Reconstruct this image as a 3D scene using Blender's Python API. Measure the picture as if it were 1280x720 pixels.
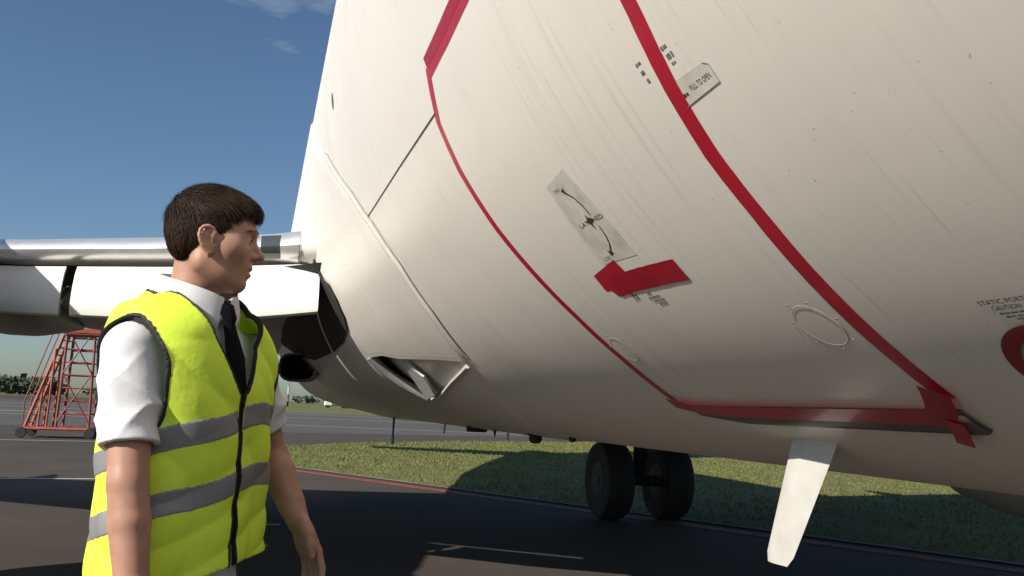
import bpy, bmesh, math, random
import numpy as np
from mathutils import Vector, Matrix, noise as mnoise

for o in list(bpy.data.objects):
    bpy.data.objects.remove(o, do_unlink=True)
scene = bpy.context.scene
COL = scene.collection
R = math.radians

# ------------------------------------------------------------------ camera
# world frame: +Y = aft along the aircraft, +X = towards its port side, Z up
CAM_H, FPX = 1.40, 1150.0
_roll = math.atan(.0375)
_hy = 500 + .0375 * (640 - 325) - 360
_dn = _hy * math.cos(_roll)
_pitch = math.atan(_dn / FPX)
_al = -315 * math.cos(_roll) + 140 * math.sin(_roll)
_yaw = math.atan(-_al * math.cos(_pitch) / FPX)
c_f = Vector((math.sin(_yaw) * math.cos(_pitch), math.cos(_yaw) * math.cos(_pitch), math.sin(_pitch)))
c_r0 = Vector((math.cos(_yaw), -math.sin(_yaw), 0))
c_u0 = c_r0.cross(c_f)
c_r = c_r0 * math.cos(_roll) + c_u0 * math.sin(_roll)
c_u = c_r.cross(c_f)
cam = bpy.data.cameras.new('camera')
cam.sensor_width = 36
cam.lens = FPX / 1280 * 36
cam.clip_start = .05
cam.clip_end = 20000
cam_o = bpy.data.objects.new('camera', cam)
COL.objects.link(cam_o)
cam_o.matrix_world = Matrix(((c_r.x, c_u.x, -c_f.x, 0), (c_r.y, c_u.y, -c_f.y, 0), (c_r.z, c_u.z, -c_f.z, CAM_H), (0, 0, 0, 1)))
scene.camera = cam_o

# ------------------------------------------------------------------ sky and sun
SUN = Vector((-1.50, -.72, 1.0)).normalized()       # towards the sun
sun_el = math.asin(SUN.z)
sun_az = math.atan2(SUN.x, SUN.y)                   # from +Y, clockwise
world = bpy.data.worlds.new('World')
scene.world = world
world.use_nodes = True
wn, wl = world.node_tree.nodes, world.node_tree.links
wn.clear()
w_out = wn.new('ShaderNodeOutputWorld')
w_bg = wn.new('ShaderNodeBackground')
sky = wn.new('ShaderNodeTexSky')
sky.sky_type = 'NISHITA'
sky.sun_disc = False
sky.sun_elevation = sun_el
sky.sun_rotation = sun_az
sky.altitude = 50
sky.air_density = 1.0
sky.dust_density = .8
sky.ozone_density = 3.0
w_bg.inputs[1].default_value = .064
# a few small fair-weather clouds, laid on a plane 1 km up
w_tc = wn.new('ShaderNodeTexCoord')
w_sep = wn.new('ShaderNodeSeparateXYZ')
wl.new(w_tc.outputs['Generated'], w_sep.inputs[0])
def wmath(op, a, b=None, c=None):
    n = wn.new('ShaderNodeMath'); n.operation = op
    for k, v in enumerate((a, b, c)):
        if v is None: continue
        if isinstance(v, (int, float)): n.inputs[k].default_value = v
        else: wl.new(v, n.inputs[k])
    return n.outputs[0]
zc = wmath('MAXIMUM', w_sep.outputs[2], .03)
cx = wmath('DIVIDE', w_sep.outputs[0], zc)
cy = wmath('DIVIDE', w_sep.outputs[1], zc)
w_cmb = wn.new('ShaderNodeCombineXYZ')
wl.new(cx, w_cmb.inputs[0]); wl.new(cy, w_cmb.inputs[1])
w_map = wn.new('ShaderNodeMapping')
w_map.inputs['Location'].default_value = (11.738, 17.135, 6.502)
wl.new(w_cmb.outputs[0], w_map.inputs[0])
w_n = wn.new('ShaderNodeTexNoise')
w_n.inputs['Scale'].default_value = 1.1
w_n.inputs['Detail'].default_value = 7
w_n.inputs['Roughness'].default_value = .55
wl.new(w_map.outputs[0], w_n.inputs['Vector'])
w_r = wn.new('ShaderNodeMapRange')
w_r.inputs[1].default_value = .645; w_r.inputs[2].default_value = .80
wl.new(w_n.outputs['Fac'], w_r.inputs[0])
w_mx = wn.new('ShaderNodeMix'); w_mx.data_type = 'RGBA'
w_mx.inputs[7].default_value = (6.5, 7.2, 8.0, 1)
wl.new(wmath('MULTIPLY', w_r.outputs[0], .75), w_mx.inputs[0])
w_tint = wn.new('ShaderNodeMix'); w_tint.data_type = 'RGBA'; w_tint.blend_type = 'MULTIPLY'; w_tint.inputs[0].default_value = 1
w_tint.inputs[7].default_value = (.91, 1.0, 1.07, 1)      # camera white balance of the open sky
wl.new(sky.outputs[0], w_tint.inputs[6])
wl.new(w_tint.outputs[2], w_mx.inputs[6])
wl.new(w_mx.outputs[2], w_bg.inputs[0])
wl.new(w_bg.outputs[0], w_out.inputs[0])

sun = bpy.data.lights.new('sun', 'SUN')
sun.energy = 5.0
sun.angle = R(.53)
sun.color = (1.0, .93, .82)
sun_o = bpy.data.objects.new('sun', sun)
COL.objects.link(sun_o)
sun_o.rotation_euler = SUN.to_track_quat('Z', 'Y').to_euler()
sun_o.location = SUN * 60
scene.view_settings.view_transform = 'Standard'
scene.view_settings.look = 'None'
scene.view_settings.gamma = 1
scene.view_settings.exposure = 0.46
scene.view_settings.use_curve_mapping = False
scene.render.engine = 'CYCLES'

# ------------------------------------------------------------------ helpers
def mesh_obj(name, verts, faces, mat=None, parent=None, smooth=True, label=None, cat=None, group=None, kind=None):
    me = bpy.data.meshes.new(name)
    me.from_pydata([tuple(v) for v in verts], [], [tuple(f) for f in faces])
    me.update()
    if smooth: me.shade_smooth()
    return link(name, me, mat, parent, label, cat, group, kind)

def link(name, me, mat=None, parent=None, label=None, cat=None, group=None, kind=None):
    o = bpy.data.objects.new(name, me)
    COL.objects.link(o)
    if mat is not None:
        me.materials.clear(); me.materials.append(mat)
    if parent is not None: o.parent = parent
    tag(o, label, cat, group, kind)
    return o

def tag(o, label=None, cat=None, group=None, kind=None):
    if label: o['label'] = label
    if cat: o['category'] = cat
    if group: o['group'] = group
    if kind: o['kind'] = kind
    return o

def thing(name, loc, label, cat, group=None, rz=0):
    o = bpy.data.objects.new(name, None)
    COL.objects.link(o)
    o.location = loc; o.rotation_euler = (0, 0, rz)
    o.empty_display_size = .2
    return tag(o, label, cat, group)

def empty_part(name, parent, loc=(0, 0, 0), label=None):
    o = bpy.data.objects.new(name, None)
    COL.objects.link(o); o.parent = parent; o.location = loc
    return tag(o, label)

class MB:
    """collects vertices and faces of one mesh"""
    def __init__(s): s.v = []; s.f = []
    def add(s, vs, fs):
        n = len(s.v); s.v += [tuple(v) for v in vs]; s.f += [tuple(i + n for i in f) for f in fs]
    def box(s, lo, hi):
        x0, y0, z0 = lo; x1, y1, z1 = hi
        s.add([(x0,y0,z0),(x1,y0,z0),(x1,y1,z0),(x0,y1,z0),(x0,y0,z1),(x1,y0,z1),(x1,y1,z1),(x0,y1,z1)],
              [(3,2,1,0),(4,5,6,7),(0,1,5,4),(1,2,6,5),(2,3,7,6),(3,0,4,7)])
    def tube(s, pts, r, n=8, cap=True):
        pts = [Vector(p) for p in pts]
        rs = r if isinstance(r, (list, tuple)) else [r] * len(pts)
        base = len(s.v); prev = None
        for i, p in enumerate(pts):
            d = (pts[min(i+1, len(pts)-1)] - pts[max(i-1, 0)]).normalized()
            if prev is None:
                a = Vector((0,0,1)) if abs(d.z) < .9 else Vector((1,0,0))
                u = d.cross(a).normalized()
            else:
                u = (prev - d * prev.dot(d)).normalized()
            prev = u; w = d.cross(u)
            for k in range(n):
                t = 2 * math.pi * k / n
                s.v.append(tuple(p + (u * math.cos(t) + w * math.sin(t)) * rs[i]))
        for i in range(len(pts) - 1):
            for k in range(n):
                a = base + i*n + k; b = base + i*n + (k+1) % n
                s.f.append((a, b, b + n, a + n))
        if cap:
            s.f.append(tuple(base + k for k in reversed(range(n))))
            s.f.append(tuple(base + (len(pts)-1)*n + k for k in range(n)))
    def loft(s, rings, cap0=True, cap1=True, closed=True):
        base = len(s.v); n = len(rings[0])
        for r_ in rings: s.v += [tuple(p) for p in r_]
        for i in range(len(rings) - 1):
            for k in range(n if closed else n - 1):
                a = base + i*n + k; b = base + i*n + (k+1) % n
                s.f.append((a, b, b + n, a + n))
        if cap0: s.f.append(tuple(base + k for k in reversed(range(n))))
        if cap1: s.f.append(tuple(base + (len(rings)-1)*n + k for k in range(n)))
    def lathe(s, prof, center, axis='Z', n=24, cap=True):
        rings = []
        for r, h in prof:
            ring = []
            for k in range(n):
                t = 2*math.pi*k/n; a, b = r*math.cos(t), r*math.sin(t)
                p = {'Z': (a, b, h), 'Y': (a, h, -b), 'X': (h, a, b)}[axis]
                ring.append((center[0]+p[0], center[1]+p[1], center[2]+p[2]))
            rings.append(ring)
        s.loft(rings, cap, cap)
    def build(s, name, mat, parent=None, smooth=False, bevel=0, **kw):
        o = mesh_obj(name, s.v, s.f, mat, parent, smooth, **kw)
        bm = bmesh.new(); bm.from_mesh(o.data)
        bmesh.ops.recalc_face_normals(bm, faces=bm.faces)
        if bevel:
            bmesh.ops.bevel(bm, geom=[e for e in bm.edges if e.calc_face_angle(0) > .5], offset=bevel, segments=2, affect='EDGES', clamp_overlap=True)
        bm.to_mesh(o.data); bm.free()
        if smooth:
            o.data.shade_smooth()
            try: o.data.set_sharp_from_angle(angle=R(38))
            except Exception: pass
        return o

# ------------------------------------------------------------------ materials
def material(name, color, rough=.5, metal=0, bump=0, bscale=40, vary=0, vscale=6, spec=.5, coat=0, stretch=None, sss=0, transl=0, emis=None):
    m = bpy.data.materials.new(name); m.use_nodes = True
    nt = m.node_tree; b = nt.nodes['Principled BSDF']
    b.inputs['Base Color'].default_value = (*color, 1)
    b.inputs['Roughness'].default_value = rough
    b.inputs['Metallic'].default_value = metal
    b.inputs['Specular IOR Level'].default_value = spec
    b.inputs['Coat Weight'].default_value = coat
    if sss:
        b.inputs['Subsurface Weight'].default_value = sss
        b.inputs['Subsurface Radius'].default_value = (.012, .004, .002)
        b.inputs['Subsurface Scale'].default_value = 1
    tc = nt.nodes.new('ShaderNodeTexCoord')
    vec = tc.outputs['Object']
    if stretch:
        mp = nt.nodes.new('ShaderNodeMapping'); mp.inputs['Scale'].default_value = stretch
        nt.links.new(vec, mp.inputs[0]); vec = mp.outputs[0]
    if vary:
        n = nt.nodes.new('ShaderNodeTexNoise'); n.inputs['Scale'].default_value = vscale; n.inputs['Detail'].default_value = 6
        nt.links.new(vec, n.inputs['Vector'])
        mr = nt.nodes.new('ShaderNodeMapRange')
        mr.inputs[1].default_value = .3; mr.inputs[2].default_value = .7
        mr.inputs[3].default_value = 1 - vary; mr.inputs[4].default_value = 1 + vary
        nt.links.new(n.outputs['Fac'], mr.inputs[0])
        mx = nt.nodes.new('ShaderNodeVectorMath'); mx.operation = 'SCALE'
        mx.inputs[0].default_value = color
        nt.links.new(mr.outputs[0], mx.inputs['Scale'])
        nt.links.new(mx.outputs[0], b.inputs['Base Color'])
    if bump:
        n = nt.nodes.new('ShaderNodeTexNoise'); n.inputs['Scale'].default_value = bscale; n.inputs['Detail'].default_value = 5
        nt.links.new(vec, n.inputs['Vector'])
        bp = nt.nodes.new('ShaderNodeBump'); bp.inputs['Strength'].default_value = bump; bp.inputs['Distance'].default_value = .01
        nt.links.new(n.outputs['Fac'], bp.inputs['Height']); nt.links.new(bp.outputs[0], b.inputs['Normal'])
    return m
# ================================================================== AIRCRAFT GEOMETRY
XC = 2.10
ST = np.array([  # y, half width, half height, centre height
    (-4.70, .04, .04, 2.74), (-4.45, .46, .42, 2.74), (-3.9, .86, .82, 2.80), (-3.1, 1.22, 1.22, 2.92), (-2.1, 1.54, 1.58, 3.04),
    (-1.0, 1.76, 1.84, 3.14), (.2, 1.86, 1.96, 3.19), (1.2, 1.88, 1.98, 3.20), (4, 1.88, 1.98, 3.20), (8, 1.88, 1.98, 3.20), (12, 1.88, 1.98, 3.20), (14.5, 1.88, 1.97, 3.21),
    (17, 1.78, 1.80, 3.40), (20, 1.46, 1.42, 3.76), (23, 1.0, 1.0, 4.16), (26, .46, .52, 4.54), (27.6, .10, .14, 4.72)])
_sl = np.gradient(ST[:, 1:], ST[:, 0], axis=0)
_sl[7:11] = 0
def section(y):
    i = int(np.clip(np.searchsorted(ST[:, 0], y) - 1, 0, len(ST) - 2))
    h = ST[i+1, 0] - ST[i, 0]; t = (y - ST[i, 0]) / h
    a = 2*t**3 - 3*t**2 + 1; b = t**3 - 2*t**2 + t; c = -2*t**3 + 3*t**2; d = t**3 - t**2
    return a*ST[i, 1:] + b*h*_sl[i] + c*ST[i+1, 1:] + d*h*_sl[i+1]
def ss(t):
    t = min(1, max(0, t)); return t*t*(3 - 2*t)
def fair_off(y, ph):
    """outward bulge of the wing-to-body fairing; ph = degrees above the widest point (negative below)"""
    y0 = float(np.interp(-ph, [0, 13, 22.6, 29, 35.6, 43.3, 51, 60, 75], [6.2, 5.05, 4.49, 4.26, 4.13, 4.15, 4.28, 4.6, 5.2]))
    w = ss((-ph + 2) / 24) * (1 - ss((-ph - 50) / 26))
    return .30 * ss((y - y0) / 5.4) * w * (1 - ss((y - 13.0) / 3.5)) 
def skin(y, ph, off=0.0, side=-1):
    """point on the fuselage skin, ph in degrees measured from the widest point, starboard side = -1"""
    a, b, z = section(y)
    p = math.radians(ph)
    nx, nz = math.cos(p) / a, math.sin(p) / b
    l = math.hypot(nx, nz)
    return (XC + side * (a * math.cos(p) + off * nx / l), y, z + b * math.sin(p) + off * nz / l)
def fskin(y, ph, off=0.0, side=-1):
    """point on the fairing"""
    x, yy, z = skin(y, ph, .010 + off, side)
    f = fair_off(y, ph)
    return (x + side * .95 * f, yy, z - .31 * f)
# ------------------------------------------------------------------ aircraft materials
def paint_material():
    m = bpy.data.materials.new('white_aircraft_paint'); m.use_nodes = True
    nt = m.node_tree; b = nt.nodes['Principled BSDF']; N, L = nt.nodes.new, nt.links.new
    tc = N('ShaderNodeTexCoord')
    def noise(scale, sc, det=6, ro=.6):
        mp = N('ShaderNodeMapping'); mp.inputs['Scale'].default_value = sc; L(tc.outputs['Object'], mp.inputs[0])
        n = N('ShaderNodeTexNoise'); n.inputs['Scale'].default_value = scale; n.inputs['Detail'].default_value = det; n.inputs['Roughness'].default_value = ro
        L(mp.outputs[0], n.inputs['Vector']); return n.outputs['Fac']
    def rng(x, a, b_, c, d):
        r = N('ShaderNodeMapRange'); r.inputs[1].default_value = a; r.inputs[2].default_value = b_; r.inputs[3].default_value = c; r.inputs[4].default_value = d
        L(x, r.inputs[0]); return r.outputs[0]
    def mul(a, b_):
        r = N('ShaderNodeMath'); r.operation = 'MULTIPLY'; L(a, r.inputs[0]); L(b_, r.inputs[1]); return r.outputs[0]
    # rain streaks run down the skin: fine along the axis, long around the girth
    st = mul(rng(noise(9, (.16, 5.5, .16)), .52, .74, 0, 1), rng(noise(1.3, (1, 1, 1), 3), .42, .62, 0, 1))
    fine = mul(rng(noise(22, (.10, 7, .10)), .60, .72, 0, 1), rng(noise(2.1, (1, 1, 1), 3), .48, .62, 0, 1))
    blot = rng(noise(2.2, (1, 1, 1), 8), .45, .75, 0, 1)
    speck = rng(noise(75, (1, 1, 1), 2), .735, .76, 0, 1)
    mix = None
    col = (.775, .73, .665, 1)
    cur = None
    for fac, amt, c in ((blot, .30, (.60, .575, .52, 1)), (st, .55, (.50, .465, .40, 1)), (fine, .62, (.40, .36, .30, 1)), (speck, .45, (.22, .18, .14, 1))):
        mx = N('ShaderNodeMix'); mx.data_type = 'RGBA'
        k = N('ShaderNodeMath'); k.operation = 'MULTIPLY'; k.inputs[1].default_value = amt; L(fac, k.inputs[0]); L(k.outputs[0], mx.inputs[0])
        if cur is None: mx.inputs[6].default_value = col
        else: L(cur, mx.inputs[6])
        mx.inputs[7].default_value = c; cur = mx.outputs[2]
    L(cur, b.inputs['Base Color'])
    L(rng(blot, 0, 1, .34, .52), b.inputs['Roughness'])
    b.inputs['Coat Weight'].default_value = .12
    b.inputs['Coat Roughness'].default_value = .2
    bp = N('ShaderNodeBump'); bp.inputs['Strength'].default_value = .10; bp.inputs['Distance'].default_value = .02
    L(noise(1.6, (1, 1, 1), 2), bp.inputs['Height']); L(bp.outputs[0], b.inputs['Normal'])
    return m
M_paint = paint_material()
M_white = material('white_gloss_panel', (.64, .625, .585), .38, coat=.15, vary=.06, vscale=3, bump=.05, bscale=4)
M_grey = material('grey_sealed_metal', (.24, .23, .22), .55, vary=.15, vscale=9, bump=.1)
M_sill = material('scuffed_sill_metal', (.10, .095, .09), .5, vary=.25, vscale=12)
M_grey2 = material('light_grey_paint', (.36, .36, .345), .45, vary=.1, vscale=4)
M_rim = material('dark_wheel_rim', (.022, .022, .022), .6)
M_blade = material('matt_antenna_white', (.50, .49, .46), .55, vary=.10, vscale=9)
M_dark = material('matt_black_and_bay_shade', (.020, .019, .018), .8, vary=.3)  # near-black parts; also the painted shade of the Krueger bays
M_metal = material('polished_aluminium', (.80, .81, .82), .36, metal=.75, bump=.04, bscale=3, vary=.06, vscale=5, stretch=(1, 1, 3))
M_steel = material('gear_steel', (.30, .31, .32), .4, metal=.6, vary=.1)
M_rubber = material('tyre_rubber', (.022, .022, .022), .75, bump=.25, bscale=60)
M_tape = material('red_cloth_tape', (.42, .008, .030), .40, bump=.22, bscale=9, vary=.07, vscale=10, coat=.15)
M_tape2 = material('red_cloth_tape_doubled', (.34, .005, .022), .42, bump=.22, bscale=9, vary=.07, vscale=10, coat=.15)
M_placard = material('grimy_placard_film', (.585, .56, .50), .5, vary=.16, vscale=22, bump=.05)
M_ink = material('black_ink', (.035, .033, .03), .6, vary=.3, vscale=60)
M_inkf = material('faded_ink', (.17, .16, .145), .6, vary=.35, vscale=90)
M_red = material('red_paint', (.22, .010, .018), .4, vary=.1)
M_glass = material('landing_light_glass', (.05, .06, .06), .06, coat=.6)
M_seal = material('dark_seam', (.06, .055, .05), .7)

air = thing('airliner', (XC, 11.7, 0), 'white twin-engine airliner with red tape round its cargo door', 'airliner')
AO = (XC, 11.7, 0)
def aobj(name, vs, fs, mat, parent=None, **kw):
    """part of the aircraft given in world coordinates"""
    p = parent or air
    o = mesh_obj(name, vs, fs, mat, p, **kw)
    o.matrix_parent_inverse = Matrix.Translation((-AO[0], -AO[1], -AO[2]))
    return o
def amb(mb, name, mat, parent=None, **kw):
    o = mb.build(name, mat, parent or air, **kw)
    o.matrix_parent_inverse = Matrix.Translation((-AO[0], -AO[1], -AO[2]))
    return o
def sub(o, parent):
    """make o a sub-part: both meshes are in world coordinates"""
    o.parent = parent; o.matrix_parent_inverse = Matrix.Identity(4)
    return o

# ------------------------------------------------------------------ fuselage
ysec = list(np.linspace(-4.70, -4.2, 8)) + list(np.linspace(-4.0, 1.2, 22)) + list(np.linspace(1.6, 14.5, 34)) + list(np.linspace(15, 27.6, 26))
NS = 360
vs, fs = [], []
for y in ysec:
    for k in range(NS):
        vs.append(skin(y, 360 * k / NS))
for i in range(len(ysec) - 1):
    for k in range(NS):
        a, b = i*NS + k, i*NS + (k+1) % NS
        fs.append((a, a + NS, b + NS, b))
fs.append(tuple(range(NS))); fs.append(tuple((len(ysec)-1)*NS + k for k in reversed(range(NS))))
fuselage = aobj('fuselage', vs, fs, M_paint)

# thin lap seam ahead of the fairing
def ribbon(path, width, off=.004, fn=skin, wob_=0, seed=0, lift=None):
    """flat strip laid on the skin; path of (y, ph); width in metres across the path"""
    rr = random.Random(seed)
    P = []
    for i in range(len(path) - 1):
        (y0, p0), (y1, p1) = path[i], path[i+1]
        n = max(2, int(math.hypot(y1 - y0, (p1 - p0) * .0337) / .022))
        for k in range(n + (i == len(path) - 2)):
            t = k / n; P.append((y0 + (y1 - y0) * t, (p0 + (p1 - p0) * t)))
    # soften corners of the polyline
    vs, fs = [], []
    for i, (y, p) in enumerate(P):
        a, b = P[max(0, i-1)], P[min(len(P)-1, i+1)]
        dy, dp = b[0] - a[0], (b[1] - a[1]) * .0337
        l = math.hypot(dy, dp); ny, npp = -dp / l, dy / l
        w = width * (.5 + (rr.random() - .5) * wob_)
        o2 = off + (lift(i / len(P)) if lift else 0)
        for s_ in (-1, 0, 1):
            vs.append(fn(y + ny * w * s_, p + npp * w * s_ / .0337, o2 + (.0004 if s_ == 0 else 0) + rr.random() * wob_ * .006))
    for i in range(len(P) - 1):
        for j in (0, 1): fs.append((i*3+j, (i+1)*3+j, (i+1)*3+j+1, i*3+j+1))
    return vs, fs
def patch(poly, off=.005, fn=skin, n=14):
    """polygon sheet on the skin, cut fine enough to follow the curve"""
    bm = bmesh.new()
    v = [bm.verts.new((y, p * .0337, 0)) for y, p in poly]
    bm.faces.new(v)
    ext = max(max(a[0] for a in poly) - min(a[0] for a in poly), .0337 * (max(a[1] for a in poly) - min(a[1] for a in poly)))
    y0, y1 = min(a[0] for a in poly), max(a[0] for a in poly); s0, s1 = .0337 * min(a[1] for a in poly), .0337 * max(a[1] for a in poly)
    for k in range(1, n):
        for co, no in (((y0 + (y1-y0)*k/n, 0, 0), (1, 0, 0)), ((0, s0 + (s1-s0)*k/n, 0), (0, 1, 0))):
            bmesh.ops.bisect_plane(bm, geom=bm.verts[:] + bm.edges[:] + bm.faces[:], plane_co=co, plane_no=no)
    bm.verts.index_update()
    vs = [fn(q.co.x, q.co.y / .0337, off) for q in bm.verts]
    fs = [tuple(q.index for q in reversed(f.verts)) for f in bm.faces]
    bm.free()
    return vs, fs
def disc_path(cy, cp, r, n=40, ry=1.0):
    return [(cy + r * ry * math.cos(2*math.pi*k/n), cp + r * math.sin(2*math.pi*k/n) / .0337) for k in range(n + 1)]
aobj('lap_seam', *ribbon([(4.34, -27.6), (3.3, -27.9), (2.62, -28.2)], .006, .0010), M_seal)
aobj('vent_port', *patch(disc_path(4.50, -9.2, .040, 24)[:-1], .0012, n=4), M_seal)

# ------------------------------------------------------------------ red tape round the forward cargo door
T_AFT = [(2.52, -25.2), (2.575, -27), (2.63, -29), (2.655, -33.5), (2.645, -39.5), (2.62, -44), (2.59, -50), (2.585, -56), (2.612, -62.3)]
T_TOP = [(2.52, -25.0), (2.26, -24.9), (1.9, -24.6), (1.42, -24.5)]
T_FWD = [(1.345, -24.3), (1.352, -30), (1.368, -35), (1.392, -39), (1.408, -43), (1.410, -47), (1.418, -51), (1.424, -55), (1.428, -58.5), (1.434, -62.0)]
aobj('red_tape', *ribbon(T_AFT, .040, .0006, wob_=.025, seed=1), M_tape)
aobj('red_tape', *ribbon([(y, p - .35) for y, p in T_TOP], .040, .0006, wob_=.025, seed=2), M_tape)
aobj('red_tape', *ribbon([(y, p + .35) for y, p in T_TOP], .034, .0013, wob_=.025, seed=3), M_tape2)
aobj('red_tape', *ribbon(T_FWD, .046, .0006, wob_=.025, seed=4), M_tape)
aobj('red_tape', *ribbon([(2.622, -62.2), (2.50, -63.35), (2.26, -63.6), (2.0, -63.7), (1.8, -63.7), (1.5, -63.75)], .060, .0125, wob_=.025, seed=5), M_tape)
aobj('red_tape', *ribbon([(1.412, -60.6), (1.452, -62.3), (1.525, -64.6)], .062, .0155, wob_=.05, seed=6), M_tape2)
aobj('red_tape', *ribbon([(1.47, -63.9), (1.50, -65.2), (1.545, -66.9)], .036, .0175, wob_=.05, seed=7), M_tape)
aobj('red_tape', *patch([(2.238, -46.95), (2.06, -46.3), (2.05, -48.3), (2.15, -49.3), (2.200, -49.3), (2.215, -48.6), (2.245, -48.55)], .0007), M_tape)
aobj('red_tape', *ribbon([(2.185, -48.45), (2.09, -48.35), (2.0, -48.4), (1.90, -48.5), (1.80, -48.65)], .062, .0014, wob_=.025, seed=9, lift=lambda t: .0004 * math.sin(t * 3.1)), M_tape2)

# sill plate under the door
vs, fs = [], []
syl = list(np.linspace(1.440, 2.56, 40)); spr = [(-63.25, .001), (-63.5, .009), (-65.4, .010), (-66.1, .006), (-66.3, .001)]
for y in syl:
    e = min(1, .72 + .28 * math.sqrt(max(0, (y - 1.44) / .03))) * (1 - .55 * max(0, (y - 2.36) / .2))
    for p, o in spr: vs.append(skin(y, -63.25 + (p + 63.25) * (.25 + .75 * e), o))
for i in range(len(syl) - 1):
    for j in range(len(spr) - 1):
        a = i*len(spr) + j; fs.append((a, a + 1, a + 1 + len(spr), a + len(spr)))
aobj('sill_plate', vs, fs, M_sill)

# round inspection panels with screws
def inspection(cy, cp, r, seed, screws):
    o = aobj('inspection_panel', *patch(disc_path(cy, cp, r, 36)[:-1], .0006, n=6), M_paint)
    q = aobj('gasket_rim', *ribbon(disc_path(cy, cp, r, 44), .0030, .0013, wob_=.0, seed=seed), M_paint)
    sub(q, o); o2 = MB()
    for k in range(screws):
        t = 2*math.pi*(k + .3) / screws
        c = Vector(skin(cy + r*1.22*math.cos(t), cp + r*1.22*math.sin(t)/.0337, .001)); n_ = (Vector(skin(cy, cp, 1)) - Vector(skin(cy, cp, 0))).normalized()
        o2.tube([c, c + n_ * .0012], [.0026, .0022], 8)
    sub(amb(o2, 'screws', M_grey, kind='stuff'), o)
inspection(1.535, -54.9, .058, 21, 7)
inspection(2.505, -54.6, .052, 22, 6)

# ------------------------------------------------------------------ placards and stencils
def surf_text(txt, cy, cp, h, mat, name, parent=None, off=.0010, align='CENTER', slant=0, width=None):
    """lettering laid on the skin; it reads from aft (left) to forward (right)"""
    cu = bpy.data.curves.new('txt', 'FONT'); cu.body = txt; cu.size = 1; cu.align_x = align; cu.align_y = 'CENTER'; cu.resolution_u = 2; cu.offset = 0
    o = bpy.data.objects.new('txt', cu); COL.objects.link(o)
    bpy.context.view_layer.update()
    me = bpy.data.meshes.new_from_object(o.evaluated_get(bpy.context.evaluated_depsgraph_get()))
    bpy.data.objects.remove(o); bpy.data.curves.remove(cu)
    cap = .70
    xs = [v.co.x for v in me.vertices]
    sx = h / cap if width is None else width / (max(xs) - min(xs))
    vs = [skin(cy - v.co.x * sx, cp + (v.co.y * h / cap + slant * v.co.x * sx) / .0337, off) for v in me.vertices]
    fs = [tuple(p.vertices) for p in me.polygons]
    bpy.data.meshes.remove(me)
    return aobj(name, vs, fs, mat, smooth=False)
def bars(rows, mat, off=.0008):
    """illegible small print: rows of short worn dashes (y0, y1, ph, height)"""
    rr = random.Random(8); vs, fs = [], []
    for y0, y1, p, h in rows:
        y = max(y0, y1); e = min(y0, y1)
        while y > e + .004:
            w = min(rr.uniform(.006, .013), y - e)
            n = len(vs); hh = h / .0337 / 2 * rr.uniform(.8, 1.1)
            vs += [skin(y, p - hh, off), skin(y - w, p - hh, off), skin(y - w, p + hh, off), skin(y, p + hh, off)]
            fs.append((n, n+1, n+2, n+3)); y -= w + rr.uniform(.001, .004)
    return vs, fs
pl = aobj('handle_placard', *patch([(2.125, -39.3), (1.975, -38.9), (1.935, -42.5), (1.930, -46.6), (2.125, -46.4), (2.13, -43)], .0005, n=10), M_placard)
sub(surf_text('OPEN', 2.082, -39.95, .010, M_inkf, 'lettering'), pl)
sub(surf_text('LATCHED', 2.018, -43.05, .012, M_ink, 'lettering', width=.15), pl)
sub(surf_text('CLOSE', 2.085, -46.05, .010, M_inkf, 'lettering'), pl)
for arr in ([(2.046, -40.3), (2.018, -41.0), (2.002, -41.8), (1.998, -42.6)], [(1.996, -43.6), (2.0, -44.4), (2.014, -45.1), (2.042, -45.75)]):
    sub(aobj('arrow', *ribbon(arr, .0055, .0010), M_ink), pl)
sub(aobj('arrow_head', *patch([(2.060, -40.15), (2.040, -39.98), (2.040, -40.62)], .0010, n=3), M_ink), pl)
sub(aobj('arrow_head', *patch([(2.052, -46.0), (2.028, -45.80), (2.052, -45.45)], .0010, n=3), M_ink), pl)
sub(aobj('aircraft_mark', *patch([(2.026, -42.4), (2.019, -42.7), (1.995, -42.95), (2.019, -43.2), (2.022, -43.75), (2.030, -43.2), (2.042, -43.0), (2.030, -42.8)], .0012, n=3), M_ink), pl)
aobj('stencilled_note', *bars([(2.045, 2.022, -49.72, .006), (2.056, 1.995, -50.12, .006), (2.046, 1.988, -50.5, .006), (2.032, 1.986, -50.85, .006)], M_inkf), M_inkf)
aobj('stencilled_mark', *bars([(2.128, 2.120, -49.7, .022), (2.112, 2.104, -49.75, .022)], M_ink), M_ink)
pf = aobj('film_placard', *patch([(1.384, -38.85), (1.276, -38.95), (1.262, -39.15), (1.262, -40.15), (1.384, -40.3)], .0005, n=6), M_placard)
sub(surf_text('PULL TO OPEN', 1.308, -39.62, .010, M_ink, 'lettering', width=.070), pf)
sub(aobj('film_edge', *ribbon([(1.384, -40.3), (1.262, -40.15), (1.262, -39.15), (1.276, -38.95)], .0016, .0008), M_inkf), pf)
sub(aobj('index_mark', *bars([(1.372, 1.356, -39.75, .006)], M_ink), M_ink), pf)
aobj('stencilled_mark', *bars([(1.452, 1.430, -37.0, .005), (1.45, 1.432, -37.5, .008), (1.446, 1.436, -38.0, .008)], M_inkf), M_inkf)
aobj('stencilled_mark', *bars([(1.355, 1.335, -37.2, .006), (1.352, 1.330, -37.7, .010), (1.35, 1.336, -38.1, .004)], M_inkf), M_inkf)
sub(surf_text('STATIC PORTS', 1.082, -54.86, .0100, M_ink, 'lettering', width=.092), fuselage)
sub(surf_text('CAUTION', 1.086, -55.25, .0095, M_ink, 'lettering', width=.054), fuselage)
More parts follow.
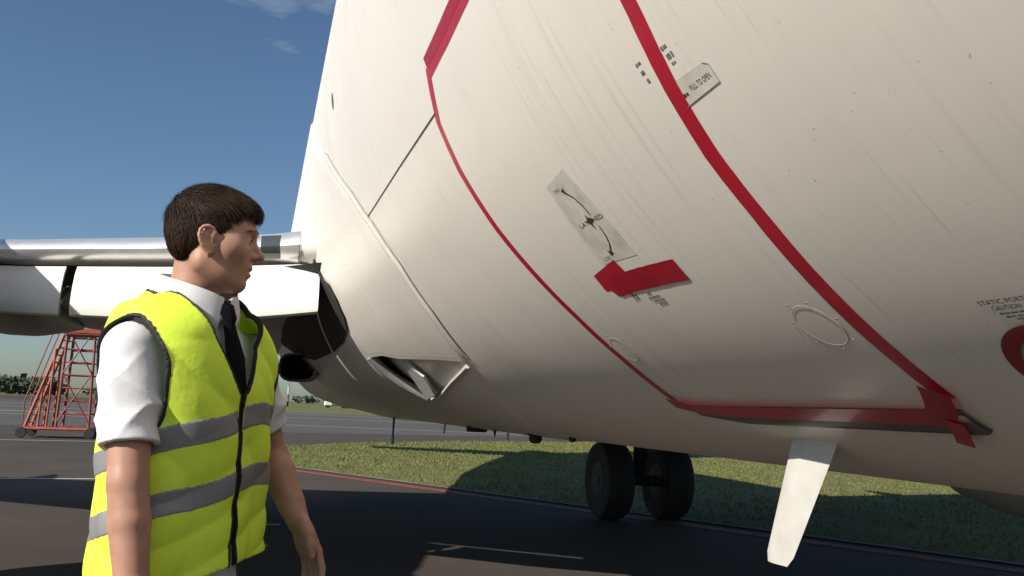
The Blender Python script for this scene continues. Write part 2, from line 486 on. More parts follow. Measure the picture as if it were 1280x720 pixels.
aobj('stencilled_note', *bars([(1.110, 1.04, -55.62, .0035), (1.104, 1.04, -55.85, .0035), (1.090, 1.04, -56.05, .0035), (1.084, 1.04, -56.25, .0035)], M_inkf), M_inkf)
sp = aobj('static_port_panel', *patch(disc_path(1.078, -59.9, .090, 36)[:-1], .0014, n=6), M_grey)
sub(aobj('red_ring', *ribbon(disc_path(1.078, -59.9, .104, 60), .028, .0024), M_red), sp)
for q in (-.03, .03):
    sub(aobj('static_hole', *patch(disc_path(1.078 + q, -59.9, .008, 14)[:-1], .0026, n=2), M_dark), sp)

# ------------------------------------------------------------------ wing-to-body fairing with ram-air inlet
IN_T = lambda y: float(np.interp(y, [4.40, 4.97, 5.65, 6.0, 6.36], [-52.5, -50.75, -49.0, -47.2, -46.8]))
IN_B = lambda y: float(np.interp(y, [4.40, 5.11, 6.04, 6.36], [-53.1, -56.0, -60.4, -60.5]))
yfair = list(np.linspace(3.95, 4.40, 10)) + list(np.linspace(4.46, 6.36, 36)) + list(np.linspace(6.5, 16.6, 52))
def fair_grid(side, inlet):
    vs, fs = [], []
    rows = None
    for y in yfair:
        t_, b_ = IN_T(y), IN_B(y)
        phs = list(np.linspace(6, t_, 40)) + list(np.linspace(t_, b_, 9))[1:] + list(np.linspace(b_, -90, 26))[1:]
        rows = len(phs)
        for p in phs:
            y0 = float(np.interp(-p, [-6, 0, 13, 22.6, 29, 35.6, 43.3, 51, 60, 75, 90], [6.6, 6.2, 5.05, 4.49, 4.26, 4.13, 4.15, 4.28, 4.6, 5.2, 5.8]))
            o = -.03 if y < y0 - .03 else (-.03 + .032 * min(1, (y - y0 + .03) / .06))
            if y > 14: o -= .03 * (y - 14) / 2.6
            vs.append(fskin(y, p, o, side))
    for i in range(len(yfair) - 1):
        hole = inlet and 4.39 < yfair[i] and yfair[i+1] < 6.37
        for j in range(rows - 1):
            if hole and 39 <= j < 47: continue
            a = i*rows + j
            fs.append((a, a + 1, a + rows + 1, a + rows) if side < 0 else (a, a + rows, a + rows + 1, a + 1))
    return vs, fs
fairing = aobj('wing_body_fairing', *fair_grid(-1, True), M_paint)
aobj('wing_body_fairing', *fair_grid(1, False), M_paint)
# lapped front edge of the fairing and its rivets
Y0 = lambda p: float(np.interp(-p, [0, 13, 22.6, 29, 35.6, 43.3, 51], [6.2, 5.05, 4.49, 4.26, 4.13, 4.15, 4.28]))
edge_path = [(Y0(p), p) for p in np.linspace(-11.5, -52, 40)]
sub(aobj('lapped_edge', *ribbon([(y + .01, p) for y, p in edge_path], .030, .006, fn=skin), M_white), fairing)
riv = MB()
def rivet(c, n_, r=.004):
    u = n_.orthogonal().normalized(); w = n_.cross(u)
    ring = [c + (u*math.cos(k*math.pi/3) + w*math.sin(k*math.pi/3))*r for k in range(6)]
    riv.add(ring + [c + n_*r*.7], [(k, (k+1) % 6, 6) for k in range(6)])
def fnorm(y, p, fn=fskin):
    a = Vector(fn(y + .01, p)) - Vector(fn(y - .01, p)); b = Vector(fn(y, p + .3)) - Vector(fn(y, p - .3))
    n_ = a.cross(b).normalized()
    return n_ if n_.x < 0 or n_.z < -.5 else -n_
for k in range(len(edge_path) * 3):
    p = -11.5 - 40.5 * k / (len(edge_path) * 3)
    for d in (.075,): rivet(Vector(fskin(Y0(p) + d, p, .002)), fnorm(Y0(p) + d, p))
for y in np.linspace(4.5, 6.32, 44): rivet(Vector(fskin(y, IN_T(y) + .9, .002)), fnorm(y, IN_T(y) + .9), .005)
for y, p0, p1 in ((5.35, -30, -47), (6.02, -34, -45)):
    for p in np.linspace(p0, p1, 16): rivet(Vector(fskin(y, p, .002)), fnorm(y, p), .004)
sub(amb(riv, 'rivets', M_grey, kind='stuff'), fairing)
# ramp, walls, duct, lip
inl = aobj('ram_air_ramp', *(lambda: (
    [fskin(y, IN_T(y) + (IN_B(y) - IN_T(y)) * j / 8, -.004 - .20 * max(0, (y - 4.6) / 1.6) ** 1.2 * (.55 + .45 * math.sin(math.pi * min(1, j / 8 * 1.0)))) for y in np.linspace(4.40, 6.36, 24) for j in range(9)],
    [(i*9+j, i*9+j+1, (i+1)*9+j+1, (i+1)*9+j) for i in range(23) for j in range(8)]))(), M_white)
wall = MB()
yy = list(np.linspace(4.40, 6.36, 24))
for fn_ in (IN_T, IN_B):
    rings = [[fskin(y, fn_(y), .000), fskin(y, fn_(y), -.005 - .16 * max(0, (y - 4.6) / 1.6) ** 1.2)] for y in yy]
    wall.loft(rings, False, False, closed=False)
sub(amb(wall, 'ramp_side', M_grey), inl)
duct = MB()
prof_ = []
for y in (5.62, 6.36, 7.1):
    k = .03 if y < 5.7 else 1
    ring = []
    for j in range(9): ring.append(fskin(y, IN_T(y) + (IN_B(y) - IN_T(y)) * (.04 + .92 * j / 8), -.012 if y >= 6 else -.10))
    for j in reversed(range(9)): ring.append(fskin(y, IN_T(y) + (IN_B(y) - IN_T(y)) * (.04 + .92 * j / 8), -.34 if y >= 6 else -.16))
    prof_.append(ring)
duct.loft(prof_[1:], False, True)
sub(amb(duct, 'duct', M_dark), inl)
lip = MB()
lip.tube([fskin(6.37 + .03 * math.sin(math.pi * j / 16), IN_T(6.36) + (IN_B(6.36) - IN_T(6.36)) * j / 16, -.012) for j in range(17)], .034, 10)
sub(amb(lip, 'inlet_lip', M_grey, smooth=True), inl)
lip = MB()
lip.tube([fskin(y, IN_B(y) - .15, .004) for y in np.linspace(4.42, 6.24, 24)], .011, 8)
sub(amb(lip, 'inlet_edge', M_white, smooth=True), inl)
# splitter vane: the pale triangular plate in the inlet mouth
vane = MB()
A_ = [fskin(5.74, -49.2, -.015), fskin(6.22, -59.7, .030), fskin(5.80, -58.5, .030), fskin(5.60, -54, .004)]
B_ = [(x + .012, y + .01, z + .012) for x, y, z in A_]
vane.loft([A_, B_])
sub(amb(vane, 'splitter_vane', M_white), inl)

# ------------------------------------------------------------------ wings
def foil(n=26):
    """closed loop of (chord fraction, height/thickness): upper TE->LE, lower LE->TE"""
    up, dn = [], []
    for k in range(n + 1):
        x = .5 * (1 - math.cos(math.pi * k / n))
        t = 5 * (.2969*math.sqrt(x) - .126*x - .3516*x*x + .2843*x**3 - .1036*x**4)
        cam_ = .10 * x * (1 - x)
        up.append((x, t * .5 + cam_)); dn.append((x, -t * .37 + cam_))
    return list(reversed(up)) + dn[1:]
FOIL = foil()
# span stations: distance outboard of XC, y of leading edge, y of trailing edge, z of nose, z of tail, thickness
WST = [(1.50, 4.90, 13.60, 2.47, 2.04, 1.75), (1.66, 5.45, 13.60, 2.46, 2.04, 1.55), (1.76, 5.90, 13.60, 2.455, 2.05, 1.36), (1.85, 6.22, 13.60, 2.455, 2.05, 1.20), (1.96, 6.41, 13.60, 2.455, 2.06, 1.12), (2.2, 6.60, 13.60, 2.46, 2.07, 1.08),
       (3.0, 7.18, 13.62, 2.475, 2.14, 1.0), (4.0, 7.88, 13.65, 2.50, 2.24, .90), (4.83, 8.46, 13.75, 2.54, 2.33, .80), (7.5, 9.92, 14.25, 2.78, 2.62, .52), (11, 11.85, 14.85, 3.10, 3.0, .34), (14.2, 13.60, 15.20, 3.40, 3.36, .18)]
def wst(s):
    c = [np.interp(s, [w[0] for w in WST], [w[i] for w in WST]) for i in range(1, 6)]
    return c
def foil_pt(s, x, h, side, out=0.0):
    le, te, zl, zt, th = wst(s)
    return (XC + side * s, le + (te - le) * x, zl + (zt - zl) * x + h * th)
for side in (-1, 1):
    mb = MB()
    mb.loft([[foil_pt(s, x, h, side) for x, h in FOIL] for s in (1.90, 2.0, 2.2, 2.6, 3.0, 3.5, 4.0, 4.4, 4.83, 6, 7.5, 9, 11, 12.6, 14.2)])
    wing = amb(mb, 'wing', M_grey2, smooth=True)
    mb = MB()
    mb.loft([[foil_pt(s, x, h if h > 0 else h * min(1, 1.02 / wst(s)[4]), side) for x, h in FOIL] for s in (1.50, 1.58, 1.66, 1.71, 1.76, 1.80, 1.85, 1.90, 1.94)])
    amb(mb, 'wing_root_fillet', M_paint, smooth=True)
    # polished leading-edge skins
    nose = [p for p in FOIL if p[0] < .075]
    iu = [k for k, (x, h) in enumerate(FOIL) if x < .085]
    for s0, s1 in ((1.915, 4.55), (5.15, 14.1)):
        mb = MB(); rings = []
        for s in np.linspace(s0, s1, 16):
            ring = []
            for k in iu:
                x, h = FOIL[k]
                if h < -.20 and x > .03: continue
                le, te, zl, zt, th = wst(s)
                ring.append((XC + side * s, le + (te - le) * x - .010, zl + (zt - zl) * x + h * th * 1.012))
            rings.append(ring)
        mb.loft(rings, False, False, closed=False)
        sub(amb(mb, 'leading_edge', M_metal, smooth=True), wing)
    # landing light window at the root, flush with the nose
    mb = MB(); rings = []
    il = [k for k, (x, h) in enumerate(FOIL) if (x < .016 and h > 0) or (x < .022 and h <= 0)]
    for s in np.linspace(1.955, 2.17, 8):
        le, te, zl, zt, th = wst(s)
        rings.append([(XC + side * s, le + (te - le) * FOIL[k][0] - .022, zl + (zt - zl) * FOIL[k][0] + FOIL[k][1] * th * 1.03) for k in il])
    mb.loft(rings, False, False, closed=False)
    sub(amb(mb, 'landing_light', M_glass, smooth=True), wing)
    # Krueger flaps: curved panels with a bull nose, hanging below the leading edge
    for s0, s1 in ((1.77, 3.53), (3.62, 4.58)):
        mb = MB(); rings = []
        for s in np.linspace(s0, s1, 10):
            le, te, zl, zt, th = wst(s)
            le = max(le, 6.60 - (2.2 - s) * .72)
            outl = [(.085, -.135), (.020, -.20), (-.035, -.31), (-.065, -.42), (-.070, -.49), (-.055, -.535), (-.020, -.550), (.020, -.530), (.025, -.49), (-.012, -.465), (-.022, -.41), (.008, -.30), (.060, -.21), (.115, -.150)]
            k = float(np.interp(s, [1.74, 2.5, 4.6], [.86, 1.0, .92]))
            rings.append([(XC + side * s, le + .02 + dy, zl + .01 + dz * k) for dy, dz in outl])
        mb.loft(rings)
        kr = amb(mb, 'krueger_flap', M_white, smooth=True)
        for sh in ((s0 + .03), (s1 - .05)):
            mb = MB(); le, te, zl, zt, th = wst(sh); le = max(le, 6.60 - (2.2 - sh) * .72)
            mb.tube([(XC + side*sh, le + .02, zl - .40), (XC + side*sh, le + .20, zl - .34), (XC + side*sh, le + .38, zl - .26)], .022, 8)
            mb.lathe([(.03, -.02), (.034, 0), (.03, .02)], (XC + side*(sh - .02), le + .04, zl - .41), 'X', 12)
            sub(amb(mb, 'hinge_arm', M_steel, smooth=True), kr)
    # Krueger bay under the nose: its shade painted as a flat dark strip
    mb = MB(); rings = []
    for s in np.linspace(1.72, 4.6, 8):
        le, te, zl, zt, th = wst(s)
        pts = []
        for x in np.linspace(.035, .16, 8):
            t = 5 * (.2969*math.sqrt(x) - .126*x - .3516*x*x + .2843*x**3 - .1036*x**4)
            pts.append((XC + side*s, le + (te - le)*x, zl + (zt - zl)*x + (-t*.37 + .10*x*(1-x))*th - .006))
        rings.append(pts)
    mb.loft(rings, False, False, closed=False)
    sub(amb(mb, 'krueger_bay_shade', M_dark, smooth=True), wing)

BAY_SHADE = [(6.30, -24), (6.20, -28.5), (6.09, -30), (6.056, -33.25), (6.128, -37.0), (6.296, -39.6), (6.7, -41.6), (7.27, -42.6), (8.36, -42.4), (9.6, -38), (11, -32), (11, -24)]
sub(aobj('bay_shade_patch', *patch(BAY_SHADE, .012, fn=fskin, n=22), M_dark), fairing)  # flat dark patch: cavity and under-wing shade painted onto the fairing

# ------------------------------------------------------------------ engines, pylons
def engine(side):
    ex, ez = XC + side * 4.78, 1.50
    mb = MB()
    outer = [(.84, 4.55), (.90, 4.60), (.965, 4.75), (1.01, 5.1), (1.02, 5.6), (.98, 6.4), (.90, 7.1), (.82, 7.55)]
    inner = [(.80, 7.55), (.80, 6.6), (.78, 5.2), (.79, 4.75), (.82, 4.58)]
    mb.lathe(outer + inner + [outer[0]], (ex, 0, ez), 'Y', 40, cap=False)
    nac = amb(mb, 'nacelle', M_white, smooth=True)
    mb = MB(); mb.lathe([(.80, 4.64), (.84, 4.545), (.90, 4.59), (.968, 4.74), (.972, 4.78)], (ex, 0, ez), 'Y', 40, cap=False)
    sub(amb(mb, 'intake_lip', M_metal, smooth=True), nac)
    mb = MB(); mb.lathe([(.79, 5.25), (.20, 5.22), (.14, 5.05), (.02, 4.86)], (ex, 0, ez), 'Y', 32)
    sub(amb(mb, 'fan', M_dark, smooth=True), nac)
    mb = MB(); mb.lathe([(.60, 6.6), (.56, 7.5), (.42, 8.05), (.39, 8.1), (.36, 8.05), (.30, 7.7), (.16, 8.2), (.03, 8.5)], (ex, 0, ez), 'Y', 32)
    sub(amb(mb, 'exhaust_core', M_steel, smooth=True), nac)
    # pylon ahead of and over the wing nose, and its aft body under the wing
    mb = MB(); rings = []
    for y, zt, zb, w in ((5.6, 2.50, 2.36, .05), (6.2, 2.70, 2.30, .14), (7.2, 2.88, 2.10, .20), (8.2, 2.96, 1.95, .22), (8.9, 2.88, 1.86, .24), (9.8, 2.50, 1.95, .22), (11.2, 2.32, 2.10, .10)):
        rings.append([(ex - w, y, zb + .06), (ex - w, y, zt - .08), (ex - w*.5, y, zt), (ex + w*.5, y, zt), (ex + w, y, zt - .08), (ex + w, y, zb + .06), (ex + w*.5, y, zb), (ex - w*.5, y, zb)])
    mb.loft(rings)
    amb(mb, 'pylon', M_white, smooth=True)
    mb = MB(); rings = []
    for y, r_, zc_ in ((8.25, .08, 2.26), (8.45, .25, 2.22), (8.9, .34, 2.19), (9.6, .36, 2.18), (10.6, .30, 2.19), (11.8, .18, 2.22), (13.0, .05, 2.25)):
        rings.append([(ex - side*.36 + r_*math.cos(t)*1.0, y, zc_ + r_*.72*math.sin(t)) for t in np.linspace(0, 2*math.pi, 20, endpoint=False)])
    mb.loft(rings)
    amb(mb, 'underwing_fairing', M_grey2, smooth=True)
for side in (-1, 1): engine(side)

# flap track canoes on the outer wing
for side in (-1, 1):
    for s in (6.6, 9.4):
        le, te, zl, zt, th = wst(s)
        mb = MB()
        mb.loft([[(XC + side*s + r_*math.cos(t), y, z + r_*1.2*math.sin(t)) for t in np.linspace(0, 2*math.pi, 14, endpoint=False)]
                 for y, r_, z in ((te - 2.2, .03, zt - .12), (te - 1.6, .13, zt - .2), (te - .6, .16, zt - .24), (te + .4, .12, zt - .22), (te + 1.1, .02, zt - .16))])
        amb(mb, 'flap_track_fairing', M_grey2, smooth=True)

# scoop under the wing root, open to the front
mb = MB()
def rr_ring(cx, y, cz, w, h, n=20, e=3.2):
    out = []
    for t in np.linspace(0, 2*math.pi, n, endpoint=False):
        c, s = math.cos(t), math.sin(t)
        out.append((cx + w*math.copysign(abs(c)**(2/e), c), y, cz + h*math.copysign(abs(s)**(2/e), s)))
    return out
mb.loft([rr_ring(.32, 8.95, 1.72, .155, .115), rr_ring(.32, 8.9, 1.72, .175, .132), rr_ring(.34, 9.05, 1.72, .185, .140), rr_ring(.38, 9.6, 1.74, .17, .13), rr_ring(.44, 10.4, 1.78, .10, .08), rr_ring(.48, 10.9, 1.80, .02, .02)], False, True)
sc = amb(mb, 'air_scoop', M_grey2, smooth=True)
mb = MB(); mb.loft([rr_ring(.32, 8.95, 1.72, .153, .113), rr_ring(.37, 9.5, 1.74, .12, .09)], False, True)
sub(amb(mb, 'scoop_throat', M_dark), sc)

# ------------------------------------------------------------------ landing gear
def wheel_mesh(r, w, hub):
    t = MB()
    t.lathe([(hub, -w*.42), (r*.80, -w*.5), (r*.93, -w*.46), (r*.985, -w*.34), (r, -w*.2), (r*.992, -w*.19), (r*.992, -w*.15), (r, -w*.14), (r, -.01), (r*.992, -.008), (r*.992, .008), (r, .01), (r, w*.14), (r*.992, w*.15), (r*.992, w*.19), (r, w*.2), (r*.985, w*.34), (r*.93, w*.46), (r*.80, w*.5), (hub, w*.42)], (0, 0, 0), 'X', 40, cap=False)
    h = MB()
    h.lathe([(hub*1.02, -w*.44), (hub*.95, -w*.30), (hub*.45, -w*.26), (hub*.35, -w*.46), (.02, -w*.48)], (0, 0, 0), 'X', 28)
    h.lathe([(hub*1.02, w*.44), (hub*.95, w*.30), (hub*.45, w*.26), (hub*.35, w*.46), (.02, w*.48)], (0, 0, 0), 'X', 28)
    return t, h
def gear(name, gx, gy, r, w, track, ztop):
    st = MB()
    st.tube([(gx, gy, r), (gx, gy, ztop - .5)], .075, 14); st.tube([(gx, gy, ztop - .7), (gx, gy, ztop)], .115, 14)
    st.tube([(gx - track*.5, gy, r), (gx + track*.5, gy, r)], .07, 12)
    st.tube([(gx, gy - .09, r + .1), (gx, gy - .26, r + .38), (gx, gy - .1, ztop - .6)], .035, 8)
    st.tube([(gx, gy + .05, ztop - .55), (gx + (.6 if gx < XC else -.6), gy + .1, ztop + .05)], .05, 8)
    g = amb(st, name, M_rim, smooth=True)
    for s in (-1, 1):
        t, h = wheel_mesh(r, w, r*.45)
        tt = t.build('wheel', M_rubber, g, smooth=True); tt.location = (gx + s*track*.5, gy, r)
        h.build('wheel_rim', M_rim, tt, smooth=True)
    return g
gear('main_landing_gear', XC + 2.90, 11.75, .515, .38, .84, 2.1)
gear('main_landing_gear', XC - 2.62, 11.75, .515, .38, .84, 2.1)
gear('nose_landing_gear', XC, -1.05, .345, .20, .40, 1.45)

# ------------------------------------------------------------------ tail
def fin(root, tip, th, name):
    mb = MB(); rings = []
    for (p, c), t in ((root, th), (tip, th * .45)):
        rings.append((p, c, t))
    return rings
mb = MB()
def slab(sections, vertical, name):
    mb = MB()
    mb.loft([[(XC + (h * t if vertical else u), le + (te - le) * x, (u if vertical else z + h * t)) for x, h in FOIL] for u, le, te, z, t in sections])
    return amb(mb, name, M_white, smooth=True)
slab([(4.9, 19.6, 26.0, 0, .55), (6.2, 21.7, 26.4, 0, .45), (11.1, 25.4, 28.2, 0, .18)], True, 'tail_fin')
for side in (-1, 1):
    mb = MB()
    mb.loft([[(XC + side*u, le + (te - le)*x, z + h*t) for x, h in FOIL] for u, le, te, z, t in ((.2, 22.6, 26.2, 4.75, .40), (6.3, 26.0, 27.6, 5.25, .14))])
    amb(mb, 'tailplane', M_white, smooth=True)

# ------------------------------------------------------------------ belly antennas, masts and drains
def blade(y, ph, h, chord, sweep, name, mat, thick=.012, tip=.55):
    c = Vector(skin(y, ph, -.01))
    mb = MB(); rings = []
    for k, (t, cw) in enumerate(((0, 1.0), (.12, .97), (.5, .82), (.92, tip + .05), (1, tip*.8))):
        d = c + Vector((0, sweep * t, -h * t)); a = chord * cw
        rings.append([(d.x - thick*cw, d.y + a*.12, d.z), (d.x, d.y - a*.5, d.z), (d.x + thick*cw, d.y + a*.12, d.z), (d.x + thick*.4*cw, d.y + a*.42, d.z), (d.x, d.y + a*.5, d.z), (d.x - thick*.4*cw, d.y + a*.42, d.z)])
    mb.loft(rings)
    return amb(mb, name, mat, smooth=True)
bl = blade(2.20, -69.5, .36, .21, .19, 'blade_antenna', M_blade, .014, .60)
dm = blade(12.6, -80, .38, .09, .04, 'drain_mast', M_dark, .016, .6)
e = Vector(skin(12.6, -80, -.01)); mb = MB(); mb.tube([(e.x, e.y + .028, e.z - .27), (e.x, e.y + .04, e.z - .385)], .024, 8)
sub(amb(mb, 'mast_tip', M_white, smooth=True), dm)
blade(9.0, -80, .12, .10, .03, 'small_blade_antenna', M_grey2, .012, .8)
blade(7.0, -80, .075, .05, .0, 'drain_stub', M_dark, .014, .3)
blade(6.6, -80, .085, .07, .0, 'drain_stub', M_grey2, .012, .9)
c = Vector(skin(7.9, -82, 0)); mb = MB(); mb.loft([[(c.x + .09*math.cos(t)*k, c.y + .12*math.sin(t)*k, c.z - dz) for t in np.linspace(0, 2*math.pi, 20, endpoint=False)] for k, dz in ((1, -.02), (1, .03), (.9, .045))])
amb(mb, 'flat_antenna', M_dark, smooth=True)
c = Vector(skin(5.9, -80, 0)); mb = MB(); mb.lathe([(.055, .02), (.055, -.012), (.043, -.018), (.043, -.045), (.032, -.062), (.01, -.068)], c, 'Z', 20)
amb(mb, 'beacon_light', M_dark, smooth=True)
c = Vector(skin(5.15, -80, 0)); mb = MB(); mb.lathe([(.022, .02), (.022, -.012), (.016, -.024), (.004, -.028)], c, 'Z', 14)
amb(mb, 'drain_stub', M_dark, smooth=True)
# ================================================================== GROUND
def ground_mat(name, base, dark, light, sc=.6, fine=40, rough=.9, bump=.3, stretch=(1,1,1), tint=None):
    m = bpy.data.materials.new(name); m.use_nodes = True
    nt = m.node_tree; b = nt.nodes['Principled BSDF']; N, L = nt.nodes.new, nt.links.new
    tc = N('ShaderNodeTexCoord'); mp = N('ShaderNodeMapping'); mp.inputs['Scale'].default_value = stretch; L(tc.outputs['Object'], mp.inputs[0])
    n1 = N('ShaderNodeTexNoise'); n1.inputs['Scale'].default_value = sc; n1.inputs['Detail'].default_value = 8; n1.inputs['Roughness'].default_value = .65; L(mp.outputs[0], n1.inputs['Vector'])
    n2 = N('ShaderNodeTexNoise'); n2.inputs['Scale'].default_value = fine; n2.inputs['Detail'].default_value = 4; L(tc.outputs['Object'], n2.inputs['Vector'])
    r = N('ShaderNodeValToRGB'); r.color_ramp.elements[0].position = .3; r.color_ramp.elements[0].color = (*dark, 1); r.color_ramp.elements[1].position = .72; r.color_ramp.elements[1].color = (*light, 1)
    e = r.color_ramp.elements.new(.5); e.color = (*base, 1)
    mx = N('ShaderNodeMath'); mx.operation = 'MULTIPLY_ADD'; mx.inputs[1].default_value = .35; L(n2.outputs['Fac'], mx.inputs[0])
    a = N('ShaderNodeMath'); a.operation = 'MULTIPLY'; a.inputs[1].default_value = .65; L(n1.outputs['Fac'], a.inputs[0]); L(a.outputs[0], mx.inputs[2])
    L(mx.outputs[0], r.inputs[0]); L(r.outputs[0], b.inputs['Base Color'])
    b.inputs['Roughness'].default_value = rough; b.inputs['Specular IOR Level'].default_value = .3
    bp = N('ShaderNodeBump'); bp.inputs['Strength'].default_value = bump; bp.inputs['Distance'].default_value = .01; L(n2.outputs['Fac'], bp.inputs['Height']); L(bp.outputs[0], b.inputs['Normal'])
    return m
M_field = ground_mat('dry_grass_field', (.115, .125, .045), (.085, .10, .035), (.17, .16, .07), .05, 3)
M_asph = ground_mat('worn_asphalt', (.058, .048, .040), (.042, .035, .029), (.078, .066, .055), .5, 60)
M_asph2 = ground_mat('taxiway_asphalt', (.085, .079, .075), (.070, .065, .062), (.105, .098, .093), .12, 30)
M_turf = ground_mat('turf_soil', (.125, .130, .038), (.080, .090, .028), (.19, .17, .07), 1.2, 30, bump=.6)
M_conc = ground_mat('pale_concrete', (.20, .19, .175), (.16, .15, .14), (.24, .23, .21), .5, 30)
M_linew = material('worn_white_paint', (.48, .46, .43), .8, vary=.25, vscale=5)
M_liner = material('worn_red_paint', (.22, .055, .035), .8, vary=.30, vscale=4)
def sheet(name, pts, z, mat, parent=None, kind='structure'):
    return mesh_obj(name, [(x, y, z) for x, y in pts], [tuple(range(len(pts)))], mat, parent, smooth=False, kind=kind)

sheet('ground', [(-5000, -3000), (5000, -3000), (5000, 9000), (-5000, 9000)], -.03, M_field)
sheet('apron', [(-420, -260), (160, -260), (160, 60), (60, 98), (6, 118), (-14, 150), (-40, 330), (-420, 330)], 0, M_asph)
ISL = [(-1.3, 24.3), (20.9, -15.6), (120, -60), (150, 40), (60, 52), (24, 44), (13.5, 40.6), (7.9, 37.8), (3.6, 34), (.96, 30.2), (-.6, 27.2)]
sheet('taxiway', [(-60, 44), (-2, 42), (6, 44), (13, 46.5), (26, 50), (62, 58), (158, 46), (158, 59), (60, 97), (6, 117), (-15, 148), (-60, 180)], .004, M_asph2)
sheet('grass_island', ISL, .010, M_turf)
# edge strip, red and white markings
ed = Vector((22.2, -39.9, 0)).normalized(); en = Vector((ed.y, -ed.x, 0)); en = en if en.x < 0 else -en
def edge_strip(name, a, b, d0, d1, z, mat):
    p = Vector((-1.3, 24.3, 0))
    q = [p + ed*a + en*d0, p + ed*b + en*d0, p + ed*b + en*d1, p + ed*a + en*d1]
    sheet(name, [(v.x, v.y) for v in q], z, mat)
edge_strip('concrete_edging', .0, 44, -.03, .10, .014, M_conc)
edge_strip('red_edge_line', -.4, 44, .34, .62, .005, M_liner)
def line(name, a, b, w, z=.006, mat=None):
    a, b = Vector((*a, 0)), Vector((*b, 0)); d = (b - a).normalized(); n = Vector((-d.y, d.x, 0)) * w / 2
    sheet(name, [((a - n).x, (a - n).y), ((b - n).x, (b - n).y), ((b + n).x, (b + n).y), ((a + n).x, (a + n).y)], z, mat or M_linew)
line('white_marking', (-26, 13.6), (-1.6, 16.9), .13)
line('white_marking', (.05, 11.05), (.32, 11.02), .10)
line('white_marking', (-40, 24.4), (-3.0, 30.1), .16)
line('white_marking', (-45, 64), (-3, 77), .9)
line('taxiway_marking', (-20, 65.5), (34, 42.8), .34, .009)
line('taxiway_marking', (-30, 98), (46, 62.0), .5, .009)
line('taxiway_marking', (-30, 121), (60, 78.0), .7, .009)

# grass: tens of thousands of blades
def inside(poly, x, y):
    c = False; j = len(poly) - 1
    for i in range(len(poly)):
        if (poly[i][1] > y) != (poly[j][1] > y) and x < (poly[j][0]-poly[i][0])*(y-poly[i][1])/(poly[j][1]-poly[i][1]) + poly[i][0]: c = not c
        j = i
    return c
rg = np.random.RandomState(3)
gv, gf = [], []
cnt = 0
while cnt < 70000:
    x, y = rg.uniform(-1.5, 30), rg.uniform(-8, 44)
    if x > y * .95 + 9 or not inside(ISL, x, y): continue
    d = math.hypot(x, y)
    if mnoise.noise((x*.7, y*.7, 0)) + rg.uniform(-.5, .5) < -.35: continue
    h = rg.uniform(.02, .06) * (1 + .5*mnoise.noise((x*1.7, y*1.7, 4))) ; w = .006 + d*.00030
    a = rg.uniform(0, 6.283); l = rg.uniform(0, .6)*h; c_, s_ = math.cos(a), math.sin(a)
    n = len(gv)
    gv += [(x - w*c_, y - w*s_, .008), (x + w*c_, y + w*s_, .008), (x - s_*l*.4 + w*.6*c_, y + c_*l*.4 + w*.6*s_, .008 + h*.6), (x - s_*l, y + c_*l, .008 + h)]
    gf += [(n, n+1, n+2), (n, n+2, n+3)]
    cnt += 1
def grass_mat():
    m = ground_mat('grass_blades', (.135, .152, .040), (.085, .108, .030), (.215, .205, .078), .9, 9, bump=0)
    return m
mesh_obj('grass', gv, gf, grass_mat(), kind='stuff', smooth=False, label='short dry green grass on the island beyond the airliner', cat='grass')

# ------------------------------------------------------------------ far wood on the horizon
tv, tf = [], []
def clump(x, y, h, w, rr):
    for k in range(46):
        u = rr.normal(size=3); u /= np.linalg.norm(u); r_ = rr.rand() ** .4
        c = np.array((x + u[0]*w*r_, y + u[1]*w*r_, h*.52 + u[2]*h*.46*r_)); s = w*rr.uniform(.16, .30)
        a, b = rr.normal(size=3), rr.normal(size=3); a /= np.linalg.norm(a); b -= a*(a@b); b /= np.linalg.norm(b)
        n = len(tv); tv.extend([c - a*s, c + b*s*.8, c + a*s, c - b*s*.8]); tf.append((n, n+1, n+2, n+3))
rr = np.random.RandomState(9)
for k in range(150):
    az = R(-40 + 85 * rr.rand()); D = rr.uniform(650, 820)
    big = 1.55 if -15 < math.degrees(az) < -10.8 else (.62 + .25*rr.rand())
    clump(D*math.sin(az), D*math.cos(az), 7.5*big, 7*big*rr.uniform(.8, 1.3), rr)
for k in range(26):
    az = R(-14.6 + 3.6 * rr.rand()); D = rr.uniform(420, 470)
    clump(D*math.sin(az), D*math.cos(az), rr.uniform(5.2, 7.4), rr.uniform(4, 6), rr)
M_wood = ground_mat('far_foliage', (.050, .065, .040), (.035, .048, .030), (.075, .09, .055), .08, 1, bump=0)
mesh_obj('far_wood', tv, tf, M_wood, kind='stuff', smooth=False, label='dark line of far trees along the horizon', cat='trees')

